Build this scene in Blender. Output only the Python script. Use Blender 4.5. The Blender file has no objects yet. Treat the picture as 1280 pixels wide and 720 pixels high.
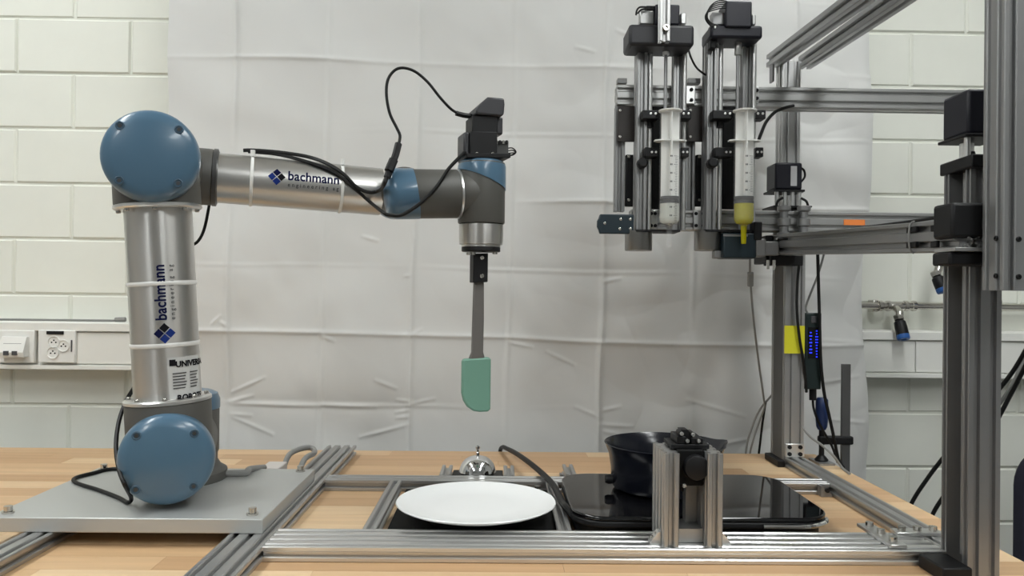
import bpy, bmesh, math, random
import numpy as np
from mathutils import Vector, Matrix

random.seed(7)
sc = bpy.context.scene
col = sc.collection
V = Vector

# ------------------------------------------------------------------ camera
FPX = 1000.0
CAM = V((0, 0, 1.25))
TT = 0.90                       # height of the table top
fw = V((0.016, 1.0, 0.005)).normalized()
r0 = fw.cross(V((0, 0, 1))).normalized()
u0 = r0.cross(fw)
RO = 0.0115
cr = r0 * math.cos(RO) + u0 * math.sin(RO)
cu = u0 * math.cos(RO) - r0 * math.sin(RO)
cd = bpy.data.cameras.new('camera')
cd.sensor_width = 36.0
cd.lens = 36.0 * FPX / 1280.0
cd.clip_start = 0.02
cam = bpy.data.objects.new('camera', cd)
col.objects.link(cam)
cam.matrix_world = Matrix(((cr.x, cu.x, -fw.x, CAM.x), (cr.y, cu.y, -fw.y, CAM.y),
                           (cr.z, cu.z, -fw.z, CAM.z), (0, 0, 0, 1)))
sc.camera = cam

# ------------------------------------------------------------------ world, exposure
w = bpy.data.worlds.new('world')
sc.world = w
w.use_nodes = True
w.node_tree.nodes['Background'].inputs[0].default_value = (0.9, 0.95, 1.0, 1)
w.node_tree.nodes['Background'].inputs[1].default_value = 0.3
sc.view_settings.view_transform = 'Standard'
sc.view_settings.look = 'None'
sc.view_settings.gamma = 1.0
sc.view_settings.use_curve_mapping = False
sc.view_settings.exposure = 0.0
LAMP = 21.0                     # strength of the ceiling panels


def ray(px, py):
    return fw + cr * ((px - 640) / FPX) - cu * ((py - 360) / FPX)


def W(px, py, Y):
    """point at depth Y of the room that the photograph shows at this pixel"""
    d = ray(px, py)
    return CAM + d * (Y / d.y)


def hit(px, py, p, n):
    d = ray(px, py)
    return CAM + d * ((p - CAM).dot(n) / d.dot(n))


def onz(px, py, z):
    d = ray(px, py)
    return CAM + d * ((z - CAM.z) / d.z)


def S(px, Y):
    return px * Y / FPX


# ------------------------------------------------------------------ materials
MATS = {}


def mat(name, c, rough=0.5, metal=0.0, **k):
    if name in MATS:
        return MATS[name]
    m = bpy.data.materials.new(name)
    m.use_nodes = True
    nt = m.node_tree
    b = nt.nodes['Principled BSDF']
    b.inputs['Base Color'].default_value = (*c, 1)
    b.inputs['Roughness'].default_value = rough
    b.inputs['Metallic'].default_value = metal
    if 'spec' in k:
        b.inputs['Specular IOR Level'].default_value = k['spec']
    if 'coat' in k:
        b.inputs['Coat Weight'].default_value = k['coat']
        b.inputs['Coat Roughness'].default_value = 0.05
    if 'emit' in k:
        b.inputs['Emission Color'].default_value = (*c, 1)
        b.inputs['Emission Strength'].default_value = k['emit']
    if 'trans' in k:
        b.inputs['Transmission Weight'].default_value = k['trans']
    if 'sss' in k:
        b.inputs['Subsurface Weight'].default_value = k['sss']
        b.inputs['Subsurface Radius'].default_value = (0.01, 0.01, 0.01)
    amp = k.get('noise', 0.0)
    if amp:
        tc = nt.nodes.new('ShaderNodeTexCoord')
        mp = nt.nodes.new('ShaderNodeMapping')
        mp.inputs['Scale'].default_value = k.get('nscale', (20, 20, 20))
        nz = nt.nodes.new('ShaderNodeTexNoise')
        nz.inputs['Scale'].default_value = 1.0
        nz.inputs['Detail'].default_value = 3.0
        mr = nt.nodes.new('ShaderNodeMapRange')
        mr.inputs['To Min'].default_value = 1 - amp
        mr.inputs['To Max'].default_value = 1 + amp
        mx = nt.nodes.new('ShaderNodeMix')
        mx.data_type = 'RGBA'
        mx.blend_type = 'MULTIPLY'
        mx.inputs[0].default_value = 1.0
        mx.inputs[6].default_value = (*c, 1)
        nt.links.new(tc.outputs['Object'], mp.inputs[0])
        nt.links.new(mp.outputs[0], nz.inputs[0])
        nt.links.new(nz.outputs[0], mr.inputs[0])
        nt.links.new(mr.outputs[0], mx.inputs[7])
        nt.links.new(mx.outputs[2], b.inputs['Base Color'])
        if k.get('bump'):
            bp = nt.nodes.new('ShaderNodeBump')
            bp.inputs['Strength'].default_value = k['bump']
            bp.inputs['Distance'].default_value = 0.002
            nt.links.new(nz.outputs[0], bp.inputs['Height'])
            nt.links.new(bp.outputs[0], b.inputs['Normal'])
    MATS[name] = m
    return m


def s2l(r, g, b):
    f = lambda v: ((v / 255 + 0.055) / 1.055) ** 2.4 if v > 10 else v / 255 / 12.92
    return (f(r), f(g), f(b))


ALU = mat('anodised_aluminium', (0.46, 0.46, 0.455), 0.38, 0.85, noise=0.06, nscale=(30, 30, 30))
ALUM = mat('mid_aluminium', (0.34, 0.34, 0.34), 0.36, 0.85)
ALUB = mat('bright_aluminium', (0.72, 0.72, 0.71), 0.28, 0.9)
ALUD = mat('dull_aluminium_post', (0.30, 0.30, 0.30), 0.45, 0.75, noise=0.06)
STEEL = mat('brushed_tube_steel', (0.58, 0.57, 0.55), 0.2, 0.95, noise=0.04, nscale=(60, 60, 4))
CHROME = mat('chrome', (0.85, 0.85, 0.86), 0.07, 1.0)
NICKEL = mat('nickel', (0.6, 0.58, 0.54), 0.22, 1.0)
BLACK = mat('black_plastic', (0.005, 0.005, 0.006), 0.5, spec=0.35)
BLACKM = mat('matt_black', (0.003, 0.003, 0.003), 0.75, spec=0.25)
CABLE = mat('black_cable_rubber', (0.004, 0.004, 0.004), 0.5, spec=0.35)
GCABLE = mat('grey_cable', (0.25, 0.25, 0.24), 0.5)
STEP = mat('stepper_black', (0.006, 0.006, 0.013), 0.45, spec=0.4)
TEALB = mat('dark_teal_plastic', (0.006, 0.018, 0.026), 0.45)
BLUE = mat('robot_blue', s2l(76, 107, 130), 0.28, 0, coat=0.2)
GREY = mat('robot_grey', s2l(80, 79, 75), 0.5, 0, noise=0.04)
WHITE = mat('white_plastic', (0.80, 0.80, 0.77), 0.4)
WALLW = mat('painted_block', (0.80, 0.81, 0.74), 0.75, 0, noise=0.05, nscale=(9, 9, 9), bump=0.25)
MORTAR = mat('painted_joint', (0.76, 0.77, 0.70), 0.85, 0, noise=0.05, nscale=(30, 30, 30))
ROOMW = mat('room_paint', (0.40, 0.40, 0.39), 0.85)
CEIL = mat('ceiling_paint', (0.78, 0.78, 0.77), 0.9)
FLOORM = mat('grey_floor', (0.20, 0.20, 0.20), 0.5, 0, noise=0.1, nscale=(3, 3, 3))
TRUNK = mat('trunking_pvc', (0.80, 0.80, 0.76), 0.45)
MINT = mat('mint_silicone', s2l(108, 150, 133), 0.5, 0)
STEMM = mat('brown_grey_stem', (0.16, 0.15, 0.14), 0.45, 0.3)
PLATEM = mat('white_ceramic', (0.84, 0.85, 0.85), 0.22)
GLASSB = mat('black_glass', (0.004, 0.004, 0.005), 0.03, 0, spec=0.6)
POTM = mat('dark_navy_enamel', (0.004, 0.005, 0.010), 0.22)
INK = mat('navy_ink', s2l(22, 26, 62), 0.8, spec=0.05)
INKB = mat('blue_ink', s2l(36, 54, 120), 0.8, spec=0.05)
INKK = mat('black_ink', s2l(28, 28, 32), 0.8, spec=0.05)
YELLOW = mat('yellow_paper', s2l(214, 210, 40), 0.7)
ORANGE = mat('orange_tape', s2l(228, 130, 60), 0.6)
BLUEH = mat('blue_handle', s2l(30, 50, 95), 0.4)
BLUER = mat('blue_ring', s2l(45, 95, 165), 0.35)
LED = mat('blue_led', (0.02, 0.04, 1.0), 0.5, 0, emit=1.1)
PRINT = mat('grey_print', (0.06, 0.06, 0.065), 0.6)
STICK = mat('sticker_silver', (0.62, 0.63, 0.62), 0.45, 0.2)


def brushed(m, axis):
    nt = m.node_tree
    b = nt.nodes['Principled BSDF']
    tn = nt.nodes.new('ShaderNodeTangent')
    tn.direction_type = 'RADIAL'
    tn.axis = axis
    b.inputs['Anisotropic'].default_value = 0.85
    b.inputs['Anisotropic Rotation'].default_value = 0.25
    nt.links.new(tn.outputs[0], b.inputs['Tangent'])


STEEL.node_tree.nodes['Principled BSDF'].inputs['Roughness'].default_value = 0.33
brushed(STEEL, 'Z')


def see_through(name, c, fac, rough):
    m = bpy.data.materials.new(name)
    m.use_nodes = True
    nt = m.node_tree
    b = nt.nodes['Principled BSDF']
    b.inputs['Base Color'].default_value = (*c, 1)
    b.inputs['Roughness'].default_value = rough
    t = nt.nodes.new('ShaderNodeBsdfTransparent')
    mx = nt.nodes.new('ShaderNodeMixShader')
    mx.inputs[0].default_value = fac
    nt.links.new(t.outputs[0], mx.inputs[1])
    nt.links.new(b.outputs[0], mx.inputs[2])
    nt.links.new(mx.outputs[0], nt.nodes['Material Output'].inputs[0])
    MATS[name] = m
    return m


BARREL = see_through('translucent_barrel', (0.80, 0.81, 0.80), 0.08, 0.2)
MILKY = see_through('milky_liquid', (0.72, 0.73, 0.66), 0.75, 0.2)
OIL = see_through('yellow_oil', s2l(172, 166, 0), 0.97, 0.2)


def wood_mat():
    m = bpy.data.materials.new('beech_stave')
    m.use_nodes = True
    nt = m.node_tree
    b = nt.nodes['Principled BSDF']
    b.inputs['Roughness'].default_value = 0.42
    oi = nt.nodes.new('ShaderNodeObjectInfo')
    ge = nt.nodes.new('ShaderNodeNewGeometry')
    mp = nt.nodes.new('ShaderNodeMapping')
    mp.inputs['Scale'].default_value = (4, 70, 70)
    ml = nt.nodes.new('ShaderNodeMath')
    ml.operation = 'MULTIPLY'
    ml.inputs[1].default_value = 50
    va = nt.nodes.new('ShaderNodeVectorMath')
    va.operation = 'ADD'
    nz = nt.nodes.new('ShaderNodeTexNoise')
    nz.inputs['Scale'].default_value = 1.0
    nz.inputs['Detail'].default_value = 4
    cr1 = nt.nodes.new('ShaderNodeValToRGB')
    e = cr1.color_ramp.elements
    e[0].position, e[0].color = 0.0, (*s2l(194, 156, 116), 1)
    e[1].position, e[1].color = 1.0, (*s2l(224, 195, 156), 1)
    k = cr1.color_ramp.elements.new(0.55)
    k.color = (*s2l(212, 177, 136), 1)
    mr = nt.nodes.new('ShaderNodeMapRange')
    mr.inputs['To Min'].default_value = 0.80
    mr.inputs['To Max'].default_value = 1.16
    mx = nt.nodes.new('ShaderNodeMix')
    mx.data_type = 'RGBA'
    mx.blend_type = 'MULTIPLY'
    mx.inputs[0].default_value = 1
    L = nt.links.new
    L(oi.outputs['Random'], cr1.inputs[0])
    L(oi.outputs['Random'], ml.inputs[0])
    L(ge.outputs['Position'], mp.inputs[0])
    L(mp.outputs[0], va.inputs[0])
    L(ml.outputs[0], va.inputs[1])
    L(va.outputs[0], nz.inputs[0])
    L(nz.outputs[0], mr.inputs[0])
    L(cr1.outputs[0], mx.inputs[6])
    L(mr.outputs[0], mx.inputs[7])
    L(mx.outputs[2], b.inputs['Base Color'])
    return m


WOOD = wood_mat()


def cloth_mat():
    m = bpy.data.materials.new('white_cotton_sheet')
    m.use_nodes = True
    nt = m.node_tree
    b = nt.nodes['Principled BSDF']
    b.inputs['Base Color'].default_value = (0.66, 0.66, 0.645, 1)
    b.inputs['Roughness'].default_value = 0.8
    b.inputs['Sheen Weight'].default_value = 0.1
    return m


SHEET = cloth_mat()

# ------------------------------------------------------------------ mesh builder
WLOC = {}                       # world position of every object (no rotations are used on parents)


def basis(axis, up=None):
    a = V(axis).normalized()
    ref = V(up) if up is not None else (V((0, 0, 1)) if abs(a.z) < 0.9 else V((0, 1, 0)))
    x = ref.cross(a)
    if x.length < 1e-6:
        x = V((1, 0, 0)).cross(a)
    x.normalize()
    y = a.cross(x)
    return x, y, a


class MB:
    def __init__(s):
        s.v, s.f = [], []

    def add(s, vs, fs):
        o = len(s.v)
        s.v += [V(p) for p in vs]
        s.f += [tuple(i + o for i in f) for f in fs]
        return s

    def box(s, c, size, ex=(1, 0, 0), ey=(0, 1, 0), ez=(0, 0, 1)):
        c, ex, ey, ez = V(c), V(ex), V(ey), V(ez)
        a, b, d = size[0] / 2, size[1] / 2, size[2] / 2
        vs = [c + ex * (a * i) + ey * (b * j) + ez * (d * k) for k in (-1, 1) for j in (-1, 1) for i in (-1, 1)]
        return s.add(vs, [(0, 2, 3, 1), (4, 5, 7, 6), (0, 1, 5, 4), (2, 6, 7, 3), (0, 4, 6, 2), (1, 3, 7, 5)])

    def lim(s, x0, x1, y0, y1, z0, z1):
        return s.box(((x0 + x1) / 2, (y0 + y1) / 2, (z0 + z1) / 2), (abs(x1 - x0), abs(y1 - y0), abs(z1 - z0)))

    def pbox(s, x0, y0, x1, y1, Y, d):
        """box whose front face lies at depth Y and spans a measured rectangle, d deep"""
        c = W((x0 + x1) / 2, (y0 + y1) / 2, Y)
        return s.box((c.x, Y + d / 2, c.z), (S(abs(x1 - x0), Y), d, S(abs(y1 - y0), Y)))

    def lathe(s, o, axis, prof, n=32, slant=None):
        """prof: list of (radius, t along axis)"""
        x, y, a = basis(axis)
        o = V(o)
        vs, fs = [], []
        for (r, t) in prof:
            for i in range(n):
                p = 2 * math.pi * i / n
                dirv = x * math.cos(p) + y * math.sin(p)
                vs.append(o + a * t + dirv * max(r, 1e-5))
        m = len(prof)
        for j in range(m - 1):
            for i in range(n):
                k = (i + 1) % n
                fs.append((j * n + i, j * n + k, (j + 1) * n + k, (j + 1) * n + i))
        fs.append(tuple(reversed(range(n))))
        fs.append(tuple((m - 1) * n + i for i in range(n)))
        if slant:
            j, vec = slant
            for i in range(n):
                q = vs[j * n + i]
                vs[j * n + i] = q + a * vec.dot(q - o)
        return s.add(vs, fs)

    def cyl(s, p0, p1, r, r1=None, n=20):
        p0, p1 = V(p0), V(p1)
        L = (p1 - p0).length
        return s.lathe(p0, p1 - p0, [(r, 0), (r if r1 is None else r1, L)], n)

    def rcyl(s, p0, p1, r, b=0.004, n=32):
        p0, p1 = V(p0), V(p1)
        L = (p1 - p0).length
        q = b * 0.3
        return s.lathe(p0, p1 - p0, [(r - b, 0), (r - q, q), (r, b), (r, L - b), (r - q, L - q), (r - b, L)], n)

    def prism(s, poly, o, ex, ey, ez, d):
        o, ex, ey, ez = V(o), V(ex), V(ey), V(ez)
        n = len(poly)
        vs = [o + ex * p[0] + ey * p[1] for p in poly] + [o + ex * p[0] + ey * p[1] + ez * d for p in poly]
        fs = [(i, (i + 1) % n, n + (i + 1) % n, n + i) for i in range(n)]
        fs += [tuple(reversed(range(n))), tuple(range(n, 2 * n))]
        return s.add(vs, fs)

    def tube(s, pts, r, n=8, sub=6, r1=None, flat=None):
        pts = [V(p) for p in pts]
        P = []
        for i in range(len(pts) - 1):
            a = pts[max(i - 1, 0)]
            b, c = pts[i], pts[i + 1]
            d = pts[min(i + 2, len(pts) - 1)]
            for k in range(sub):
                t = k / sub
                P.append(0.5 * (2 * b + (c - a) * t + (2 * a - 5 * b + 4 * c - d) * t * t + (3 * b - a - 3 * c + d) * t ** 3))
        P.append(pts[-1])
        vs, fs = [], []
        x = None
        for i, p in enumerate(P):
            t = (P[min(i + 1, len(P) - 1)] - P[max(i - 1, 0)]).normalized()
            if x is None:
                x, y, _ = basis(t)
            else:
                x = (x - t * x.dot(t)).normalized()
            y = t.cross(x)
            rr = r if r1 is None else r + (r1 - r) * i / (len(P) - 1)
            for k in range(n):
                q = 2 * math.pi * k / n
                vs.append(p + x * math.cos(q) * rr + y * math.sin(q) * rr)
        m = len(P)
        for j in range(m - 1):
            for i in range(n):
                k = (i + 1) % n
                fs.append((j * n + i, j * n + k, (j + 1) * n + k, (j + 1) * n + i))
        fs += [tuple(reversed(range(n))), tuple((m - 1) * n + i for i in range(n))]
        return s.add(vs, fs)

    def build(s, name, m, parent=None, smooth=True, bevel=0.0, ang=35):
        lo = V((min(p.x for p in s.v), min(p.y for p in s.v), min(p.z for p in s.v)))
        hi = V((max(p.x for p in s.v), max(p.y for p in s.v), max(p.z for p in s.v)))
        c = (lo + hi) / 2
        me = bpy.data.meshes.new(name)
        me.from_pydata([p - c for p in s.v], [], s.f)
        bm = bmesh.new()
        bm.from_mesh(me)
        bmesh.ops.recalc_face_normals(bm, faces=bm.faces)
        bm.to_mesh(me)
        bm.free()
        if smooth:
            me.shade_smooth()
            me.set_sharp_from_angle(angle=math.radians(ang))
        me.materials.append(m)
        return place(bpy.data.objects.new(name, me), c, parent, bevel)


def place(o, c, parent=None, bevel=0.0):
    col.objects.link(o)
    WLOC[o] = V(c)
    if parent is not None:
        o.parent = parent
        o.location = V(c) - WLOC[parent]
    else:
        o.location = c
    if bevel:
        b = o.modifiers.new('bevel', 'BEVEL')
        b.width = bevel
        b.segments = 2
        b.limit_method = 'ANGLE'
        b.angle_limit = math.radians(50)
    return o


def tag(o, label=None, cat=None, group=None, kind=None):
    if label:
        o['label'] = label
    if cat:
        o['category'] = cat
    if group:
        o['group'] = group
    if kind:
        o['kind'] = kind
    return o


def thing(name, label, cat, base, group=None):
    o = bpy.data.objects.new(name, None)
    o.empty_display_size = 0.05
    place(o, base)
    return tag(o, label, cat, group)


def structure(o):
    o['kind'] = 'structure'
    return o


# ---- aluminium T-slot profile cross-sections
def side_points(n, unit, half_other):
    """points along +x of the lower side (y = -half_other), with one slot per module"""
    pts = []
    w2 = n * unit / 2
    pts.append((-w2 + 0.0012, -half_other))
    for k in range(n):
        c = -w2 + unit * (k + 0.5)
        for dx, dy in ((-0.0045, 0), (-0.0031, 0.0016), (-0.0052, 0.0016), (-0.0028, 0.0060), (0.0028, 0.0060), (0.0052, 0.0016), (0.0031, 0.0016), (0.0045, 0)):
            pts.append((c + dx, -half_other + dy))
    pts.append((w2 - 0.0012, -half_other))
    return pts


def tslot(nx, ny, unit=0.02):
    hx, hy = nx * unit / 2, ny * unit / 2
    out = []
    out += side_points(nx, unit, hy)
    out += [(-y, x) for x, y in side_points(ny, unit, hx)]
    out += [(-x, -y) for x, y in side_points(nx, unit, hy)]
    out += [(y, -x) for x, y in side_points(ny, unit, hx)]
    return out


def profile(mb, p0, p1, nx, ny, up=(0, 0, 1), unit=0.02):
    p0, p1 = V(p0), V(p1)
    ez = (p1 - p0).normalized()
    ey = (V(up) - ez * V(up).dot(ez)).normalized()
    ex = ey.cross(ez)
    return mb.prism(tslot(nx, ny, unit), p0, ex, ey, ez, (p1 - p0).length)


def cbeam(mb, cx, cy, z0, z1, wx=0.04, wy=0.06):
    """upright channel profile, the open channel faces -x"""
    a, b = wx / 2, wy / 2
    ch = b - 0.012
    poly = [(-a, -b)]
    for c in (-0.01, 0.01):
        poly += [(c - 0.004, -b), (c - 0.003, -b + 0.005), (c + 0.003, -b + 0.005), (c + 0.004, -b)]
    poly += [(a, -b)]
    for c in (-0.02, 0.0, 0.02):
        poly += [(a, c - 0.004), (a - 0.005, c - 0.003), (a - 0.005, c + 0.003), (a, c + 0.004)]
    poly += [(a, b)]
    for c in (0.01, -0.01):
        poly += [(c + 0.004, b), (c + 0.003, b - 0.005), (c - 0.003, b - 0.005), (c - 0.004, b)]
    poly += [(-a, b), (-a, ch + 0.009), (-a + 0.004, ch + 0.008), (-a + 0.004, ch + 0.004), (-a, ch + 0.003), (-a, ch),
             (-a + 0.022, ch), (-a + 0.022, -ch), (-a, -ch), (-a, -ch - 0.003), (-a + 0.004, -ch - 0.004), (-a + 0.004, -ch - 0.008), (-a, -ch - 0.009)]
    return mb.prism(poly, (cx, cy, z0), (1, 0, 0), (0, 1, 0), (0, 0, 1), z1 - z0)


def screw(parent, p, d, r=0.003, h=0.002, m=None, name='screw'):
    d = V(d).normalized()
    p = V(p)
    return MB().lathe(p, d, [(r, 0), (r, h * 0.7), (r * 0.8, h), (r * 0.45, h), (r * 0.4, h * 0.4)], 10).build(name, m or NICKEL, parent)


# ------------------------------------------------------------------ text on surfaces
def text_mesh(body, size, thick=0.0, space=1.0):
    cu_ = bpy.data.curves.new('lettering', 'FONT')
    cu_.body = body
    cu_.size = size
    cu_.offset = thick
    cu_.space_character = space
    cu_.resolution_u = 3
    o = bpy.data.objects.new('lettering', cu_)
    col.objects.link(o)
    bpy.context.view_layer.update()
    me = bpy.data.meshes.new_from_object(o.evaluated_get(bpy.context.evaluated_depsgraph_get()))
    bpy.data.objects.remove(o)
    bpy.data.curves.remove(cu_)
    return me


def wrap_mesh(me, fn, name, m, parent, cuts=True):
    """cut a flat mesh into narrow strips across y, then map every vertex with fn(x, y)"""
    bm = bmesh.new()
    bm.from_mesh(me)
    if cuts and bm.verts:
        ys = [v.co.y for v in bm.verts]
        y = min(ys) + 0.004
        while y < max(ys):
            bmesh.ops.bisect_plane(bm, geom=bm.verts[:] + bm.edges[:] + bm.faces[:], plane_co=(0, y, 0), plane_no=(0, 1, 0))
            y += 0.004
    for v in bm.verts:
        v.co = fn(v.co.x, v.co.y)
    c = sum((v.co for v in bm.verts), V()) / max(len(bm.verts), 1)
    for v in bm.verts:
        v.co -= c
    out = bpy.data.meshes.new(name)
    bm.to_mesh(out)
    bm.free()
    out.materials.clear()
    out.materials.append(m)
    bpy.data.meshes.remove(me)
    return place(bpy.data.objects.new(name, out), c, parent)


def flat_mesh(polys):
    me = bpy.data.meshes.new('flat')
    vs, fs = [], []
    for p in polys:
        fs.append(tuple(range(len(vs), len(vs) + len(p))))
        vs += [(x, y, 0) for x, y in p]
    me.from_pydata(vs, [], fs)
    return me


# ================================================================== SETTING
WY = 2.0
structure(MB().lim(-2.6, 2.6, -2.8, 2.1, -0.1, 0.0).build('floor', FLOORM, smooth=False))
structure(MB().lim(-2.6, 2.6, -2.8, 2.1, 2.8, 2.9).build('ceiling', CEIL, smooth=False))
structure(MB().lim(-2.7, -2.6, -2.8, 2.1, 0, 2.8).build('wall_left', ROOMW, smooth=False))
structure(MB().lim(2.6, 2.7, -2.8, 2.1, 0, 2.8).build('wall_right', ROOMW, smooth=False))
structure(MB().lim(-2.6, 2.6, -2.9, -2.8, 0, 2.8).build('wall_front', ROOMW, smooth=False))
wall = structure(MB().lim(-2.6, 2.6, WY + 0.0022, 2.1, 0, 2.8).build('wall_back', MORTAR, smooth=False))

# painted blocks, each one a piece of the wall
PITCH, COURSE = 0.279, 0.1368
bl, bh = PITCH - 0.0045, COURSE - 0.0045


def brick_mesh(name, L, H, D=0.05, b=0.0035):
    x, z = L / 2, H / 2
    xi, zi = x - b, z - b
    vs = [(-x, 0.004, -z), (x, 0.004, -z), (x, 0.004, z), (-x, 0.004, z), (-xi, 0, -zi), (xi, 0, -zi), (xi, 0, zi), (-xi, 0, zi),
          (-x, D, -z), (x, D, -z), (x, D, z), (-x, D, z)]
    fs = [(4, 5, 6, 7), (0, 1, 5, 4), (1, 2, 6, 5), (2, 3, 7, 6), (3, 0, 4, 7), (0, 8, 9, 1), (1, 9, 10, 2), (2, 10, 11, 3), (3, 11, 8, 0)]
    me = bpy.data.meshes.new(name)
    me.from_pydata(vs, [], fs)
    me.materials.append(WALLW)
    return me


BM_ = brick_mesh('brick', bl, bh)
zj = W(70, 161, WY).z              # a bed joint
rows = [(k, zj + k * COURSE) for k in range(-7, 6)]
for k, zt in rows:                 # zt = bed joint above the course
    off = -1.2 if k % 2 == 0 else -1.2 + PITCH / 2
    for j in range(-4, 14):
        xc = off + (j + 0.5) * PITCH
        if abs(xc) > 1.75 or -0.62 < xc < 0.66:
            continue
        o = bpy.data.objects.new('brick', BM_)
        place(o, (xc, WY - 0.0025 + random.uniform(-0.0012, 0.0012), zt - COURSE / 2), wall)
        o.rotation_euler = (random.uniform(-0.004, 0.004), random.uniform(-0.003, 0.003), random.uniform(-0.004, 0.004))

# ceiling lights
PANEL = mat('light_diffuser', (0.97, 1.0, 0.99), 0.5, 0, emit=LAMP)
for i, (x, y, lb) in enumerate(((-1.35, 0.8, 'long ceiling light panel above the robot arm'), (0.85, 0.65, 'long ceiling light panel above the gantry frame'),
                                (-1.35, -1.1, 'long ceiling light panel behind the camera on the robot side'), (0.95, -1.1, 'long ceiling light panel behind the camera on the gantry side'))):
    t = thing('ceiling_light', lb, 'light', (x, y, 2.72), 'ceiling lights')
    MB().lim(x - 0.17, x + 0.17, y - 0.66, y + 0.66, 2.735, 2.8).build('housing', WHITE, t, bevel=0.004)
    MB().lim(x - 0.14, x + 0.14, y - 0.62, y + 0.62, 2.72, 2.735).build('diffuser', PANEL, t)

# ================================================================== TABLE
TX0, TX1, TY0, TY1 = -1.45, 0.70, 0.80, 1.755
t = thing('workbench', 'long workbench with a light oiled beech butcher-block top', 'table', (-0.37, 1.28, 0))
top = MB().lim(TX0, TX1, TY0, TY1, TT - 0.04, TT - 0.007).build('tabletop', WOOD, t)
ub = MB().box((0, 0, 0), (1, 1, 1))
unit = bpy.data.meshes.new('stave')
unit.from_pydata([tuple(p) for p in ub.v], [], ub.f)
unit.materials.append(WOOD)
RW = 0.0478
nrow = int((TY1 - TY0) / RW)
RW = (TY1 - TY0) / nrow
for r in range(nrow):
    x = TX0
    y = TY0 + (r + 0.5) * RW
    while x < TX1 - 1e-6:
        L = random.uniform(0.25, 0.62)
        if x + L > TX1 - 0.15:
            L = TX1 - x
        o = bpy.data.objects.new('stave', unit)
        place(o, (x + L / 2, y, TT - 0.0035), top)
        o.scale = (L - 0.0004, RW - 0.0004, 0.007)
        x += L
for x in (TX0 + 0.1, TX1 - 0.1):
    for y in (TY0 + 0.08, TY1 - 0.08):
        MB().lim(x - 0.03, x + 0.03, y - 0.03, y + 0.03, 0, TT - 0.04).build('leg', ALUD, t, bevel=0.003)
for y in (TY0 + 0.08, TY1 - 0.08):
    MB().lim(TX0 + 0.13, TX1 - 0.13, y - 0.02, y + 0.02, TT - 0.1, TT - 0.04).build('apron', ALUD, t)

# ================================================================== SHEET
def vnoise(X, Z, cell, seed):
    rng = np.random.default_rng(seed)
    g = rng.uniform(-1, 1, (64, 64))
    x, z = X / cell + 20, Z / cell + 5
    i, j = np.floor(x).astype(int) % 64, np.floor(z).astype(int) % 64
    fx, fz = x - np.floor(x), z - np.floor(z)
    fx, fz = fx * fx * (3 - 2 * fx), fz * fz * (3 - 2 * fz)
    i1, j1 = (i + 1) % 64, (j + 1) % 64
    return (g[i, j] * (1 - fx) + g[i1, j] * fx) * (1 - fz) + (g[i, j1] * (1 - fx) + g[i1, j1] * fx) * fz


SY = 1.90


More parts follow.
